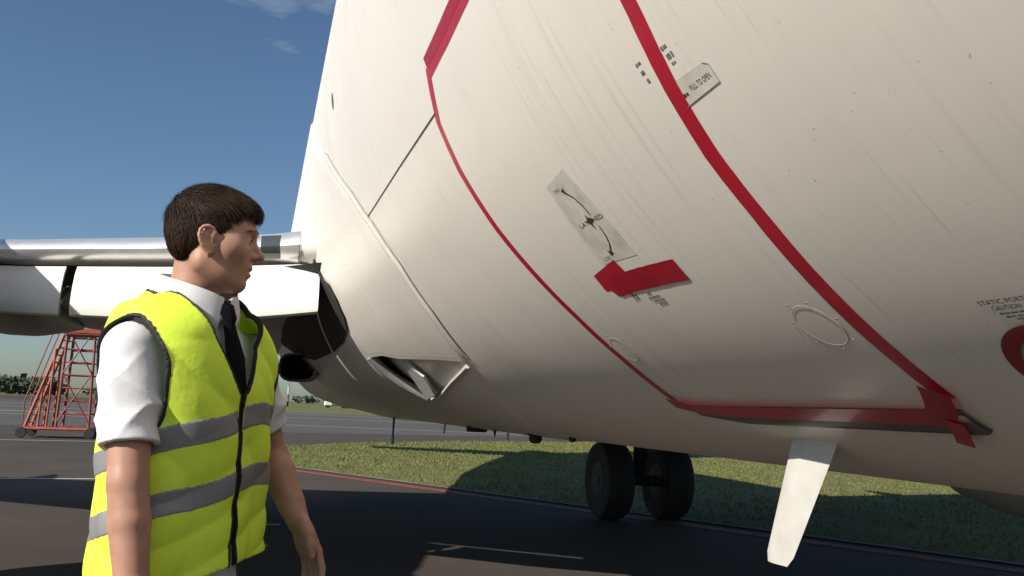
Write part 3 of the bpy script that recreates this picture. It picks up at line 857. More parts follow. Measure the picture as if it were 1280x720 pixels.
# ------------------------------------------------------------------ red maintenance stand
M_stand = material('faded_red_steel', (.30, .070, .040), .6, vary=.25, vscale=3)
M_stand2 = material('dark_red_steel', (.20, .045, .035), .6, vary=.25, vscale=3)
M_tread = material('tread_plate', (.20, .17, .16), .6, vary=.2)
stand = thing('maintenance_stand', (-6.0, 31.9, 0), 'tall red wheeled maintenance stand with steps, under the wing', 'steps')
def sb(name, parent=None, mat=None, **kw):
    return lambda mb: mb.build(name, mat or M_stand, parent or stand, **kw)
mb = MB()
for y in (-.65, .65): mb.tube([(-1.02, y, .28), (1.05, y, .28)], .05, 6)
for x in (-1.02, 0, 1.05): mb.tube([(x, -.65, .28), (x, .65, .28)], .045, 6)
mb.box((-.9, -.6, .31), (.95, .6, .34))
base = mb.build('base_frame', M_stand, stand)
for x in (-.95, .98):
    for y in (-.68, .68):
        w = MB(); w.lathe([(.05, -.05), (.15, -.05), (.165, -.03), (.165, .03), (.15, .05), (.05, .05)], (0, 0, 0), 'X', 16)
        wo = w.build('wheel', M_rubber, stand); wo.location = (x, y, .166); wo.rotation_euler = (0, 0, R(90))
        f = MB(); f.tube([(0, 0, 0), (0, 0, .14)], .03, 6); fo = f.build('caster_fork', M_steel, wo)
TX0, TX1, TY, TZ = -.02, .92, .55, 3.22
for x, xt in ((TX0, .06), (TX1, .86)):
    for y in (-TY, TY):
        mb = MB(); mb.tube([(x, y, .3), (xt, y*.92, TZ)], .045, 6); mb.build('tower_leg', M_stand2, stand)
k = 0
for z in np.arange(.75, 3.4, .40):
    t = (z - .3) / (TZ - .3); x0, x1, yy_ = TX0 + .08*t, TX1 - .06*t, TY*(1 - .08*t)
    mb = MB(); mb.tube([(x0, -yy_, z), (x1, -yy_, z)], .028, 6); mb.build('cross_rail', M_stand2 if k % 2 else M_stand, stand)
    mb = MB(); mb.tube([(x0, yy_, z), (x1, yy_, z)], .028, 6); mb.build('cross_rail', M_stand2, stand)
    k += 1
for (x0, z0, x1, z1) in ((TX0, .5, TX1 - .05, 2.0), (TX1 - .03, .5, TX0 + .05, 2.0), (TX0 + .05, 2.0, TX1 - .06, 3.4), (TX1 - .05, 2.0, TX0 + .07, 3.4)):
    mb = MB(); mb.tube([(x0, -TY - .02, z0), (x1, -TY*.95 - .02, z1)], .024, 6); mb.build('diagonal_brace', M_stand2, stand)
mb = MB(); mb.box((-.06, -.62, TZ), (1.0, .62, TZ + .05)); mb.box((-.08, -.64, TZ + .05), (1.02, -.60, TZ + .20)); mb.box((-.08, .60, TZ + .05), (1.02, .64, TZ + .20)); mb.box((.98, -.60, TZ + .05), (1.02, .60, TZ + .20))
mb.build('platform', M_stand, stand)
for y in (-.6, .6):
    mb = MB()
    for x in (-.04, .5, .98): mb.tube([(x, y, TZ + .05), (x, y, TZ + .62)], .018, 6)
    mb.tube([(-.04, y, TZ + .62), (.98, y, TZ + .62), (1.10, y, TZ + .5), (1.10, y, TZ - .35)], .018, 6)
    mb.build('guard_rail', M_stand2, stand)
for y in (-.42, .42):
    mb = MB(); mb.tube([(-.92, y, .3), (-.06, y*.95, TZ - .02)], .055, 6); mb.build('stringer', M_stand, stand)
    mb = MB(); mb.tube([(-.98, y, .34), (-.98, y, 1.15), (-.22, y*.95, TZ + .58), (-.04, y*.95, TZ + .6)], .020, 6); mb.build('handrail', M_stand2, stand)
    mb = MB(); mb.tube([(-.55, y, .32), (-.50, y, 1.9)], .036, 6); mb.build('prop', M_stand, stand)
    mb = MB(); mb.tube([(-.30, y*1.2, .32), (-.24, y*1.1, 2.75)], .036, 6); mb.build('prop', M_stand, stand)
for k in range(12):
    t = (k + .7) / 12.5; x, z = -.92 + .86*t, .3 + (TZ - .3)*t
    mb = MB(); mb.box((x - .02, -.41, z - .015), (x + .16, .41, z + .012)); mb.build('tread', M_tread, stand)

# ------------------------------------------------------------------ far vehicles and mast
def small_jet(loc, rz):
    t = thing('parked_jet', loc, 'small white jet parked far off before the dark trees', 'aircraft', rz=rz)
    M = material('far_white', (.8, .8, .8), .4)
    mb = MB(); mb.loft([[(x, .95*r*math.cos(a), 1.7 + dz + .95*r*math.sin(a)) for a in np.linspace(0, 6.283, 14, endpoint=False)] for x, r, dz in ((-8, .05, -.2), (-7.4, .5, -.1), (-6, .95, 0), (-4, 1.05, 0), (3, 1.0, 0), (5.5, .7, .25), (7.6, .15, .5))])
    mb.build('fuselage', M, t, smooth=True)
    mb = MB(); mb.loft([[(4.2, -.12, 2.4), (7.4, 0, 2.4), (4.2, .12, 2.4)], [(7.2, -.04, 5.1), (8.6, 0, 5.1), (7.2, .04, 5.1)]]); mb.build('tail_fin', M, t)
    for s in (-1, 1):
        mb = MB(); mb.loft([[(-2, s*.8, 1.1), (.2, s*.8, 1.2), (1.4, s*.8, 1.1)], [(1, s*7, 1.5), (1.6, s*7, 1.56), (2, s*7, 1.5)]]); mb.build('wing', M, t)
        mb = MB(); mb.loft([[(6.4, s*.0, 4.9), (7.2, s*.0, 4.98), (8.2, s*0, 4.9)], [(7.4, s*2.4, 4.95), (7.8, s*2.4, 5.0), (8.4, s*2.4, 4.95)]]); mb.build('tailplane', M, t)
        mb = MB(); mb.lathe([(.3, 2.6), (.42, 2.8), (.45, 3.6), (.3, 4.6)], (0, 0, 0), 'X', 12); e = mb.build('engine', M, t); e.location = (0, s*1.5, 2.2)
    for x, y in ((-5.5, 0), (.8, -1.4), (.8, 1.4)):
        mb = MB(); mb.lathe([(.05, -.1), (.3, -.1), (.3, .1), (.05, .1)], (0, 0, 0), 'Y', 12); w = mb.build('wheel', M_rubber, t); w.location = (x, y, .3)
        mb = MB(); mb.tube([(x, y, .3), (x, y*.8, 1.2)], .07, 6); mb.build('leg', M_steel, t)
small_jet((-92, 338, 0), R(10))
def tanker(loc, rz):
    t = thing('tank_truck', loc, 'white tank truck far off on the grass horizon under the belly', 'truck', rz=rz)
    M = material('truck_white', (.8, .8, .78), .4)
    mb = MB(); mb.loft([[(-3.6, -1.2, .7), (-3.6, 1.2, .7), (-3.6, 1.2, 2.0), (-3.35, 1.15, 2.9), (-3.35, -1.15, 2.9), (-3.6, -1.2, 2.0)], [(-1.9, -1.2, .7), (-1.9, 1.2, .7), (-1.9, 1.2, 2.0), (-1.9, 1.15, 2.95), (-1.9, -1.15, 2.95), (-1.9, -1.2, 2.0)]]); cab = mb.build('cab', M, t)
    mb = MB(); mb.box((-3.64, -1.0, 1.75), (-3.44, 1.0, 2.6)); mb.build('windscreen', M_dark, cab)
    mb = MB(); mb.box((-3.2, -1.23, 1.8), (-2.3, -1.19, 2.5)); mb.build('side_window', M_dark, cab)
    mb = MB(); mb.loft([rr_ring(0, 0, 0, 1, 1, 16, 2.6)] * 2) ; 
    mb = MB(); mb.loft([[(x, 1.15*math.cos(a)*k, 2.0 + .85*math.sin(a)*k) for a in np.linspace(0, 6.283, 18, endpoint=False)] for x, k in ((-1.7, .9), (-1.6, 1), (3.8, 1), (3.95, .9))]); mb.build('tank', M, t, smooth=True)
    mb = MB(); mb.box((-3.4, -1.1, .6), (3.8, 1.1, .85)); mb.build('chassis', M_dark, t)
    for x in (-2.7, 1.6, 2.9):
        for y in (-1.05, 1.05):
            mb = MB(); mb.lathe([(.1, -.15), (.5, -.15), (.5, .15), (.1, .15)], (0, 0, 0), 'Y', 14); w = mb.build('wheel', M_rubber, t); w.location = (x, y, .5)
tanker((20.5, 255, 0), R(4))
mast = thing('mast', (7.2, 255, 0), 'thin pale mast standing on the horizon beneath the air scoop', 'mast')
mb = MB(); mb.tube([(0, 0, 0), (0, 0, 3.2)], .22, 8); mb.build('lower_pole', M_stand2, mast)
mb = MB(); mb.tube([(0, 0, 3.2), (0, 0, 5.2)], .24, 8); mb.build('pale_band', M_linew, mast)
mb = MB(); mb.tube([(0, 0, 5.2), (0, 0, 9.0)], .16, 8); mb.build('upper_pole', M_steel, mast)
mb = MB(); mb.box((-1.6, -1, 0), (-.4, 1, 1.5)); mb.build('equipment_box', M_linew, mast, bevel=.05)
# ================================================================== PERSON
# signed-distance modelling: every garment and the body are grown as one continuous surface
def s_cap(P, a, b, ra, rb=None):
    a = np.array(a, np.float32); b = np.array(b, np.float32); rb = ra if rb is None else rb
    ab = b - a; t = np.clip(((P - a) @ ab) / float(ab @ ab), 0, 1)
    return np.linalg.norm(P - a - t[:, None] * ab, axis=1) - (ra + (rb - ra) * t)
def s_ell(P, c, r, rot=None):
    Q = P - np.array(c, np.float32)
    if rot is not None: Q = Q @ rot
    r = np.array(r, np.float32)
    k0 = np.linalg.norm(Q / r, axis=1); k1 = np.linalg.norm(Q / (r * r), axis=1) + 1e-9
    return k0 * (k0 - 1) / k1
def s_sph(P, c, r): return np.linalg.norm(P - np.array(c, np.float32), axis=1) - r
def su(a, b, k):
    h = np.clip(.5 + .5 * (b - a) / k, 0, 1)
    return b + (a - b) * h - k * h * (1 - h)
def si(a, b, k): return -su(-a, -b, k)
def chain(P, pts, rs, k=.01):
    d = None
    for i in range(len(pts) - 1):
        e = s_cap(P, pts[i], pts[i+1], rs[i], rs[i+1])
        d = e if d is None else su(d, e, k)
    return d
def boxed(P, lo, hi, f, pad=.05):
    """f(P) near a box, a safe lower bound elsewhere"""
    lo = np.array(lo, np.float32) - pad; hi = np.array(hi, np.float32) + pad
    q = np.maximum(np.maximum(lo - P, P - hi), 0)
    out = np.linalg.norm(q, axis=1) + pad * .8
    m = (q == 0).all(1)
    if m.any(): out[m] = f(P[m])
    return out
def rotz(a):
    c, s = math.cos(a), math.sin(a); return np.array([[c,-s,0],[s,c,0],[0,0,1]], np.float32)
def rotx(a):
    c, s = math.cos(a), math.sin(a); return np.array([[1,0,0],[0,c,-s],[0,s,c]], np.float32)
def roty(a):
    c, s = math.cos(a), math.sin(a); return np.array([[c,0,s],[0,1,0],[-s,0,c]], np.float32)

def polygonise(f, lo, hi, h, slack=1.25):
    """sparse surface nets of f(P)=0"""
    B = 8
    lo = np.array(lo, np.float32)
    n = np.ceil((np.array(hi) - lo) / h / B).astype(int)
    bi = np.stack(np.meshgrid(*[np.arange(k) for k in n], indexing='ij'), -1).reshape(-1, 3)
    cen = (lo + (bi + .5) * B * h).astype(np.float32)
    fc = np.concatenate([f(c) for c in np.array_split(cen, max(1, len(cen) // 60000))])
    act = np.abs(fc) < B * h * .5 * 1.733 * slack
    dims = n * B + 1
    V = np.empty(tuple(dims), np.float32)
    V[:] = 1
    neg = bi[(fc < 0) & ~act]
    for b in neg: V[b[0]*B:b[0]*B+B+1, b[1]*B:b[1]*B+B+1, b[2]*B:b[2]*B+B+1] = -1
    ab = bi[act]
    loc = np.stack(np.meshgrid(*[np.arange(B + 1)] * 3, indexing='ij'), -1).reshape(-1, 3)
    for chunk in np.array_split(ab, max(1, len(ab) // 250)):
        idx = (chunk[:, None, :] * B + loc[None]).reshape(-1, 3)
        V[idx[:, 0], idx[:, 1], idx[:, 2]] = f((lo + idx * h).astype(np.float32))
    cl = np.stack(np.meshgrid(*[np.arange(B)] * 3, indexing='ij'), -1).reshape(-1, 3)
    cells = (ab[:, None, :] * B + cl[None]).reshape(-1, 3)
    corners = np.array([[i, j, k] for i in (0, 1) for j in (0, 1) for k in (0, 1)])
    cv = np.stack([V[cells[:, 0]+c[0], cells[:, 1]+c[1], cells[:, 2]+c[2]] for c in corners], 1)
    s = cv < 0
    m = s.any(1) & ~s.all(1)
    cells = cells[m]; cv = cv[m]
    acc = np.zeros((len(cells), 3)); cnt = np.zeros(len(cells))
    for a in range(8):
        for b in range(a + 1, 8):
            if np.abs(corners[a] - corners[b]).sum() != 1: continue
            va, vb = cv[:, a], cv[:, b]; x = (va < 0) != (vb < 0)
            t = np.where(x, va / np.where(x, va - vb, 1), 0)
            p = corners[a] + t[:, None] * (corners[b] - corners[a])
            acc += p * x[:, None]; cnt += x
    vert = lo + (cells + acc / cnt[:, None]) * h
    ids = {}
    key = (cells[:, 0].astype(np.int64) * dims[1] + cells[:, 1]) * dims[2] + cells[:, 2]
    order = np.argsort(key); sk = key[order]
    def look(c):
        k = (c[:, 0].astype(np.int64) * dims[1] + c[:, 1]) * dims[2] + c[:, 2]
        p = np.clip(np.searchsorted(sk, k), 0, len(sk) - 1)
        return np.where(sk[p] == k, order[p], -1)
    faces = []
    for ax in range(3):
        e = np.zeros(3, int); e[ax] = 1
        v0 = V[cells[:, 0], cells[:, 1], cells[:, 2]]
        q = cells + e
        v1 = V[q[:, 0], q[:, 1], q[:, 2]]
        x = (v0 < 0) != (v1 < 0)
        u = np.zeros(3, int); u[(ax + 1) % 3] = 1
        w = np.zeros(3, int); w[(ax + 2) % 3] = 1
        c0 = cells[x]; flip = v0[x] < 0
        quad = np.stack([look(c0), look(c0 - u), look(c0 - u - w), look(c0 - w)], 1)
        ok = (quad >= 0).all(1); quad = quad[ok]; flip = flip[ok]
        quad[~flip] = quad[~flip][:, ::-1]
        faces.append(quad)
    return vert, np.concatenate(faces)

def sdf_obj(name, f, lo, hi, h, mat, parent, smooth_it=1, **kw):
    v, q = polygonise(f, lo, hi, h)
    for _ in range(smooth_it):       # light laplacian pass
        acc = np.zeros_like(v); cnt = np.zeros(len(v))
        for a, b in ((0, 1), (1, 2), (2, 3), (3, 0)):
            np.add.at(acc, q[:, a], v[q[:, b]]); np.add.at(cnt, q[:, a], 1)
            np.add.at(acc, q[:, b], v[q[:, a]]); np.add.at(cnt, q[:, b], 1)
        v = v * .5 + .5 * acc / cnt[:, None]
    me = bpy.data.meshes.new(name)
    me.vertices.add(len(v)); me.vertices.foreach_set('co', v.astype(np.float32).ravel())
    me.loops.add(q.size); me.loops.foreach_set('vertex_index', q.astype(np.int32).ravel())
    me.polygons.add(len(q)); me.polygons.foreach_set('loop_start', np.arange(0, q.size, 4, dtype=np.int32))
    me.update(calc_edges=True); me.shade_smooth()
    return link(name, me, mat, parent, **kw), v

# cheap smooth noise for cloth folds
_rng = np.random.RandomState(5)
_waves = [(_rng.normal(size=3), _rng.uniform(0, 6.28)) for _ in range(7)]
def wob(P, freq, seed=0):
    d = 0
    for i, (k, ph) in enumerate(_waves):
        k = k / np.linalg.norm(k)
        d = d + np.sin((P @ k.astype(np.float32)) * freq * (.7 + .12 * i) + ph + seed * 1.7)
    return d / 7

PBASE = (-.148, 2.160, 0)
PROT = R(48)
person = thing('person', PBASE, 'dark-haired man in yellow hi-vis vest, white shirt and black tie looking at the fuselage', 'person', rz=PROT)

HC = np.array((.004, -.020, 1.757), np.float32)          # head centre
HR = rotz(R(39)) @ rotx(R(2))                           # head turned to his left
def to_head(P): return (P - HC) @ HR

def sd_head(H):
    """head in its own frame: face towards -y, centre between the ears"""
    A = np.stack([np.abs(H[:, 0]), H[:, 1], H[:, 2]], 1)
    d = s_ell(H, (0, .001, .027), (.074, .093, .086))
    d = su(d, s_ell(H, (0, -.028, -.040), (.060, .064, .078)), .03)
    d = su(d, s_cap(A, (.044, .010, -.062), (.016, -.058, -.098), .020, .017), .03)      # jaw line
    d = su(d, s_ell(H, (0, -.063, -.098), (.022, .020, .017)), .018)                       # chin
    d = su(d, s_cap(A, (.0, -.083, .020), (.040, -.066, .016), .015, .013), .016)           # brow
    d = su(d, s_ell(A, (.045, -.052, -.024), (.020, .022, .018)), .035)                     # cheekbone
    d = su(d, s_ell(H, (0, -.070, -.062), (.030, .020, .026)), .015)                       # muzzle
    # sockets, nose, lips
    d = si(d, -s_ell(A, (.032, -.099, -.003), (.019, .014, .011)), .012)
    d = su(d, s_ell(A, (.031, -.0738, -.004), (.0145, .0142, .0120)), .004)                  # lids over the eyeball
    n = chain(H, [(0, -.087, .006), (0, -.096, -.014), (0, -.1095, -.032)], [.0075, .0085, .0105], .006)
    n = su(n, s_ell(A, (.0125, -.093, -.036), (.0085, .011, .0085)), .006)
    d = su(d, n, .008)
    d = si(d, -s_sph(A, (.006, -.100, -.0455), .0042), .003)
    d = su(d, s_ell(H, (0, -.0875, -.0605), (.022, .0085, .0062)), .004)
    d = su(d, s_ell(H, (0, -.0855, -.0775), (.019, .0085, .0075)), .004)
    d = si(d, -s_ell(H, (0, -.096, -.0690), (.026, .016, .0018)), .003)
    d = si(d, -s_ell(H, (0, -.094, -.0895), (.020, .009, .006)), .008)
    # ears
    E = A - np.array((0, -.004, -.016), np.float32)
    e = chain(E, [(.073, -.011, .004), (.077, -.012, .016), (.0805, -.007, .025), (.0840, .002, .029), (.0865, .012, .027), (.088, .018, .019), (.0882, .020, .008), (.0865, .017, -.004), (.083, .011, -.014), (.078, .004, -.022), (.0745, -.003, -.029), (.072, -.008, -.024), (.071, -.009, -.012)],
              [.0035, .0038, .0040, .0042, .0042, .0042, .0042, .0042, .0045, .0052, .0058, .0052, .0045], .003)
    e = su(e, s_ell(E, (.0765, .005, .002), (.0055, .016, .026)), .005)
    e = su(e, chain(E, [(.080, .004, .019), (.0835, .010, .010), (.0825, .009, -.004)], [.0028, .0032, .0028], .003), .004)
    e = si(e, -s_ell(E, (.0835, -.001, -.004), (.0045, .0065, .0105)), .003)
    return su(d, e, .006)

def hand(P, wrist, R3, curl, mirror=1):
    """hand frame: fingers along -z, back of hand +x*mirror ... built from a palm and five bent chains"""
    Q = (P - np.array(wrist, np.float32)) @ R3
    Q = Q * np.array((1, mirror, 1), np.float32)
    d = s_ell(Q, (.0, .0, -.052), (.0165, .040, .052))
    d = su(d, s_ell(Q, (.006, -.026, -.038), (.016, .016, .034)), .012)
    roots = [(-.002, -.030, -.088), (-.002, -.010, -.094), (-.002, .010, -.091), (-.002, .028, -.082)]
    lens = [(.042, .026, .020), (.047, .030, .022), (.043, .027, .021), (.033, .020, .018)]
    for i, (rt, ln) in enumerate(zip(roots, lens)):
        a = curl * (.55 + .14 * i); p = np.array(rt, float); pts = [p + (0, 0, .022), p]
        sp = (-.02, .0, .01, .03)[i]
        for L in ln:
            p = p + L * np.array((math.sin(a), sp, -math.cos(a))); pts.append(p); a += curl * .8
        d = su(d, chain(Q, pts, [.0105, .0098, .0090, .0082, .0068], .004), .004)
    th = [(.004, -.022, -.018), (.013, -.038, -.046), (.019, -.042, -.074), (.023, -.036, -.098)]
    return su(d, chain(Q, th, [.015, .0125, .0105, .0082], .006), .010)

SH_R, EL_R, WR_R = (-.164, .006, 1.494), (-.207, -.066, 1.232), (-.208, -.112, .985)
SH_L, EL_L, WR_L = (.170, .010, 1.494), (.272, .000, 1.275), (.255, -.112, 1.122)
def arm(P, s, e, w):
    s, e, w = [np.array(t, float) for t in (s, e, w)]
    d = chain(P, [s, s + (e - s) * .45, e], [.053, .045, .038], .006)
    d = su(d, chain(P, [e, e + (w - e) * .3, e + (w - e) * .75, w], [.038, .0400, .032, .0265], .006), .010)
    return d
HAND_R3_R = (rotz(R(18)) @ rotx(R(-4))).astype(np.float32)
def hand_axes(d, palm):
    """hand frame from the finger direction and the way the palm faces"""
    z = -np.array(d, float); z /= np.linalg.norm(z)
    x = np.array(palm, float); x -= z * (x @ z); x /= np.linalg.norm(x)
    return np.stack([x, np.cross(z, x), z], 1).astype(np.float32)
HAND_R3_L = hand_axes((.02, -.50, -.86), (-.9, .35, 0))
def sd_torso(P):
    d = s_ell(P, (0, .005, 1.40), (.138, .098, .20))
    d = su(d, s_ell(P, (0, .0, 1.15), (.124, .092, .21)), .06)
    d = su(d, s_ell(P, (0, .005, .96), (.140, .104, .14)), .06)
    d = su(d, s_cap(P, (-.135, .012, 1.495), (.135, .012, 1.495), .050), .05)
    return d
def sd_legs(P, r=0):
    d = None
    for sx, fy in ((-1, -.05), (1, .06)):
        e = chain(P, [(sx*.085, 0, .93), (sx*.098, fy*.5 - .01, .50), (sx*.105, fy + .02, .09)], [.085 + r, .058 + r, .042 + r], .03)
        d = e if d is None else su(d, e, .03)
    return d
def traps(P, r):
    d = s_cap(P, (.0, .03, 1.580), (.125, .016, 1.500), .036 + r, .034 + r)
    return su(d, s_cap(P, (.0, .03, 1.580), (-.125, .016, 1.500), .036 + r, .034 + r), .03)
def sd_body(P):
    d = boxed(P, HC - .125, HC + .125, lambda Q: sd_head(to_head(Q)))
    n = s_cap(P, (0, .030, 1.52), (.004, .014, 1.70), .058, .0515)
    d = su(d, n, .014)
    d = su(d, traps(P, 0), .04)
    d = su(d, sd_torso(P), .03)
    d = su(d, arm(P, SH_R, EL_R, WR_R), .025)
    d = su(d, arm(P, SH_L, EL_L, WR_L), .025)
    w = np.array(WR_R); d = su(d, boxed(P, w - (.09, .09, .2), w + (.09, .09, .02), lambda Q: hand(Q, WR_R, HAND_R3_R, .38, 1), .03), .014)
    w = np.array(WR_L); d = su(d, boxed(P, w - (.11, .11, .2), w + (.11, .11, .02), lambda Q: hand(Q, WR_L, HAND_R3_L, .34, -1), .03), .014)
    d = su(d, boxed(P, (-.2, -.2, -.02), (.2, .2, 1.02), sd_legs), .04)
    for sx, fy in ((-1, -.05), (1, .06)):
        d = su(d, s_cap(P, (sx*.105, fy + .03, .06), (sx*.125, fy - .12, .04), .035, .03), .03)
    return d

def skin_material():
    m = material('skin', (.385, .212, .150), .50, sss=.10, bump=.05, bscale=420, vary=.16, vscale=22, spec=.35)
    return m
M_skin = skin_material()
body_o, _ = sdf_obj('body', sd_body, (-.30, -.25, -.02), (.40, .17, 1.90), .0036, M_skin, person, 1)

# ---- shirt
def fold_sleeve(P, s, e):
    s = np.array(s, np.float32); e = np.array(e, np.float32); d = (e - s) / np.linalg.norm(e - s)
    t = (P - s) @ d
    r = P - s - t[:, None] * d
    ang = np.arctan2(r[:, 0], r[:, 1])
    cr = lambda v: np.abs(np.sin(v)) ** .6 - .7
    f = .0120 * cr(t * 26 + 1.9 * np.sin(ang + .6) + .9 * np.sin(2 * ang + 1)) + .0080 * cr(t * 41 - 1.5 * np.sin(ang - .4) + 2.0)
    return f * np.clip(t * 7, 0, 1) * np.clip((.215 - t) * 16, .10, 1) + .0045 * wob(P, 48, 2)
def sd_sleeve(P, s, e, fr):
    s = np.array(s, float); e = np.array(e, float)
    end = s + (e - s) * fr
    d = chain(P, [s, s + (e - s) * .35, end + (e - s) * .2], [.0585, .0575, .0610], .03)
    ax = ((e - s) / np.linalg.norm(e - s)).astype(np.float32)
    d = d + fold_sleeve(P, s, e)
    cut = (P - end.astype(np.float32)) @ ax
    d = si(d, cut, .003)
    inner = chain(P, [s + (e - s) * .2, end + (e - s) * .3], [.038, .050], .02)
    return np.where(cut > -.05, np.maximum(d, -inner), d)
def sd_shirt(P):
    d = sd_torso(P) - .010
    d = su(d, traps(P, .012), .03)
    d = su(d, sd_sleeve(P, SH_R, EL_R, .74), .02)
    d = su(d, sd_sleeve(P, SH_L, EL_L, .74), .02)
    d = d + .002 * wob(P, 40, 1)
    d = np.maximum(d, -s_cap(P, (0, .022, 1.52), (0, .004, 1.72), .060, .066))
    return np.maximum(d, 1.0 - P[:, 2])
M_shirt = material('white_cotton', (.58, .58, .605), .85, bump=.22, bscale=26, vary=.03, spec=.2)
shirt_o, _ = sdf_obj('shirt', sd_shirt, (-.32, -.20, .98), (.34, .18, 1.68), .004, M_shirt, person, 1)

# ---- shirt collar: a folded band with two points, tilted down to the front
def collar_mesh():
    vs, fs = [], []
    n = 48; rows = [(0, .000), (.35, .004), (.8, .004), (1.0, .006), (1.0, .012), (.7, .016), (.35, .020), (0, .026), (0, .0295), (.35, .0235), (.7, .0195), (1.05, .014)]
    for k in range(n + 1):
        a = R(-172) + R(344) * k / n          # 0 = nape, +-172 = throat
        fr = abs(a) / R(172)
        pt = max(0, (fr - .78) / .22)
        zb = 1.622 - .046 * fr ** 1.6             # seam height falls to the front
        hgt = .054 - .014 * fr
        cx_, cy_ = 0, .010 - .006 * fr
        for t, off in rows:
            drop = (.030 + .034 * pt) if off >= .012 and t < 1 else 0
            rx, ry = .066 + off, .068 + off
            z = zb + hgt * t if off < .012 or t >= 1 else zb + hgt - (1 - t) * (hgt * .66 + .030 * pt + .014)
            ang = a
            if off >= .012 and t < 1: ang = a * (1 - .05 * pt * (1 - t))
            vs.append((rx * math.sin(ang), cy_ + ry * math.cos(ang) - .010 * t * fr, z))
    m = len(rows)
    for k in range(n):
        for j in range(m - 1):
            fs.append((k*m+j, (k+1)*m+j, (k+1)*m+j+1, k*m+j+1))
    return vs, fs
cv_, cf_ = collar_mesh()
mesh_obj('collar', cv_, cf_, M_shirt, shirt_o)

# ---- tie
tie = MB()
def tie_ring(z, w, y, t):
    return [(-w, y, z), (-w*.5, y - t, z), (0, y - t*1.25, z), (w*.5, y - t, z), (w, y, z), (w*.5, y + t*.6, z), (-w*.5, y + t*.6, z)]
prof = [(1.612, .012, -.070, .010), (1.604, .024, -.078, .016), (1.576, .020, -.092, .016), (1.562, .015, -.094, .013), (1.550, .019, -.100, .010), (1.49, .029, -.122, .008), (1.42, .037, -.126, .007), (1.32, .041, -.122, .006), (1.22, .043, -.112, .005), (1.16, .003, -.108, .004)]
tie.loft([tie_ring(*p) for p in prof])
M_tie = material('black_tie_silk', (.007, .007, .009), .8, spec=.05, bump=.2, bscale=400)
tie.build('tie', M_tie, person, smooth=True)

# ---- hi-vis vest
def vest_u(P): return .454 * P[:, 0] - .891 * P[:, 1]
def sd_vest_hull(P):
    x, y, z = P[:, 0], P[:, 1], P[:, 2]
    t = np.clip((1.52 - z) / .5, 0, 1)
    a = .196 - .032 * np.clip((1.50 - z) * 7, 0, 1) + .008 * t; b = .122 + .014 * np.sin(np.clip(t * 1.5, 0, 1) * 3.14) + .012 * t
    yc = .004 - .006 * t
    q = (np.abs(x / a) ** 2.3 + np.abs((y - yc) / b) ** 2.3) ** (1 / 2.3)
    d = (q - 1) * .145
    top = (z - (1.660 - .52 * np.abs(x) - .9 * np.maximum(y - .05, 0) - .55 * np.maximum(-.02 - y, 0))) * .86
    d = si(d, top, .055)
    # draped folds: diagonal pulls from the shoulders and soft vertical tubes towards the hem
    front = np.clip(-y * 9, 0, 1)
    rdg = lambda v: 1 - 2 * np.abs(np.sin(v)) ** .8
    f = .0080 * rdg(x * 19 + y * 9 + z * 6 + 1.2 * np.sin(z * 9)) * t ** .6
    f = f + +.0050 * rdg((x * .8 + z) * 21 + 1.5 * np.sin(y * 18 + x * 7)) * np.clip((z - 1.30) * 6, 0, 1)
    f = f + +.0026 * rdg((z - .55 * x) * 34 + 2 * wob(P, 14, 2)) * np.clip((1.38 - z) * 8, 0, 1)
    f = f + .0050 * wob(P, 26, 4) + .0012 * wob(P, 80, 9)
    return d + f
def vest_cut(P):
    """>0 where the vest is cut away"""
    x, y, z = P[:, 0], P[:, 1], P[:, 2]
    # armholes
    arm_ = 1 - np.sqrt(((y + .012) / .088) ** 2 + ((z - 1.425) / .138) ** 2)
    arm_ = np.minimum(arm_ * .09, (np.abs(x) - (.178 - .050 * np.clip((1.555 - z) * 5, 0, 1))))
    # neck: ring + V at the front; flaps meet a little to his left
    neck = .104 - np.sqrt(x ** 2 + (y - .02) ** 2 * .85)
    neck = np.minimum(neck, z - 1.50)
    vw = np.clip((z - 1.405) / .19, 0, 1) ** .85 * .090 + .004
    vee = np.where(y < .0, vw - np.abs(x - .004), -1)
    slit = np.where(z < 1.41, .0035 + .012 * np.clip((1.19 - z) * 4, 0, 1), vw)
    vee = np.where(y < 0, slit - np.abs(x - .004), -1)
    hem = (1.005 + .36 * vest_u(P)) - z
    return np.maximum(np.maximum(arm_, neck), np.maximum(vee, hem)), np.maximum(arm_, np.maximum(neck, vee))
def shell(P, out, thick):
    d = sd_vest_hull(P)
    return np.maximum(d - out, -(d - out + thick))
def sd_vest(P): return np.maximum(shell(P, .012, .0120), vest_cut(P)[0])
def sd_trim(P):
    c, c2 = vest_cut(P)
    return np.maximum(np.maximum(shell(P, .0148, .0150), c - .0012), -(c2 + .0038))
def stripe(z0):
    def f(P):
        zc_ = z0 + .38 * vest_u(P) + .006 * np.sin(P[:, 0] * 26)
        return np.maximum(np.maximum(shell(P, .0132, .0105), np.abs(P[:, 2] - zc_) - .026), vest_cut(P)[0] + .004)
    return f
def vest_material():
    m = material('fluorescent_yellow_mesh', (.76, .97, .085), .62, bump=.38, bscale=15, vary=.05, vscale=9, spec=.25)
    nt = m.node_tree; b = nt.nodes['Principled BSDF']
    tr = nt.nodes.new('ShaderNodeBsdfTranslucent'); tr.inputs[0].default_value = (.70, .95, .02, 1)
    mix = nt.nodes.new('ShaderNodeMixShader'); mix.inputs[0].default_value = .18
    nt.links.new(b.outputs[0], mix.inputs[1]); nt.links.new(tr.outputs[0], mix.inputs[2])
    nt.links.new(mix.outputs[0], nt.nodes['Material Output'].inputs[0])
    return m
M_vest = vest_material()
M_trim = material('black_binding', (.012, .012, .013), .7, bump=.2, bscale=300)
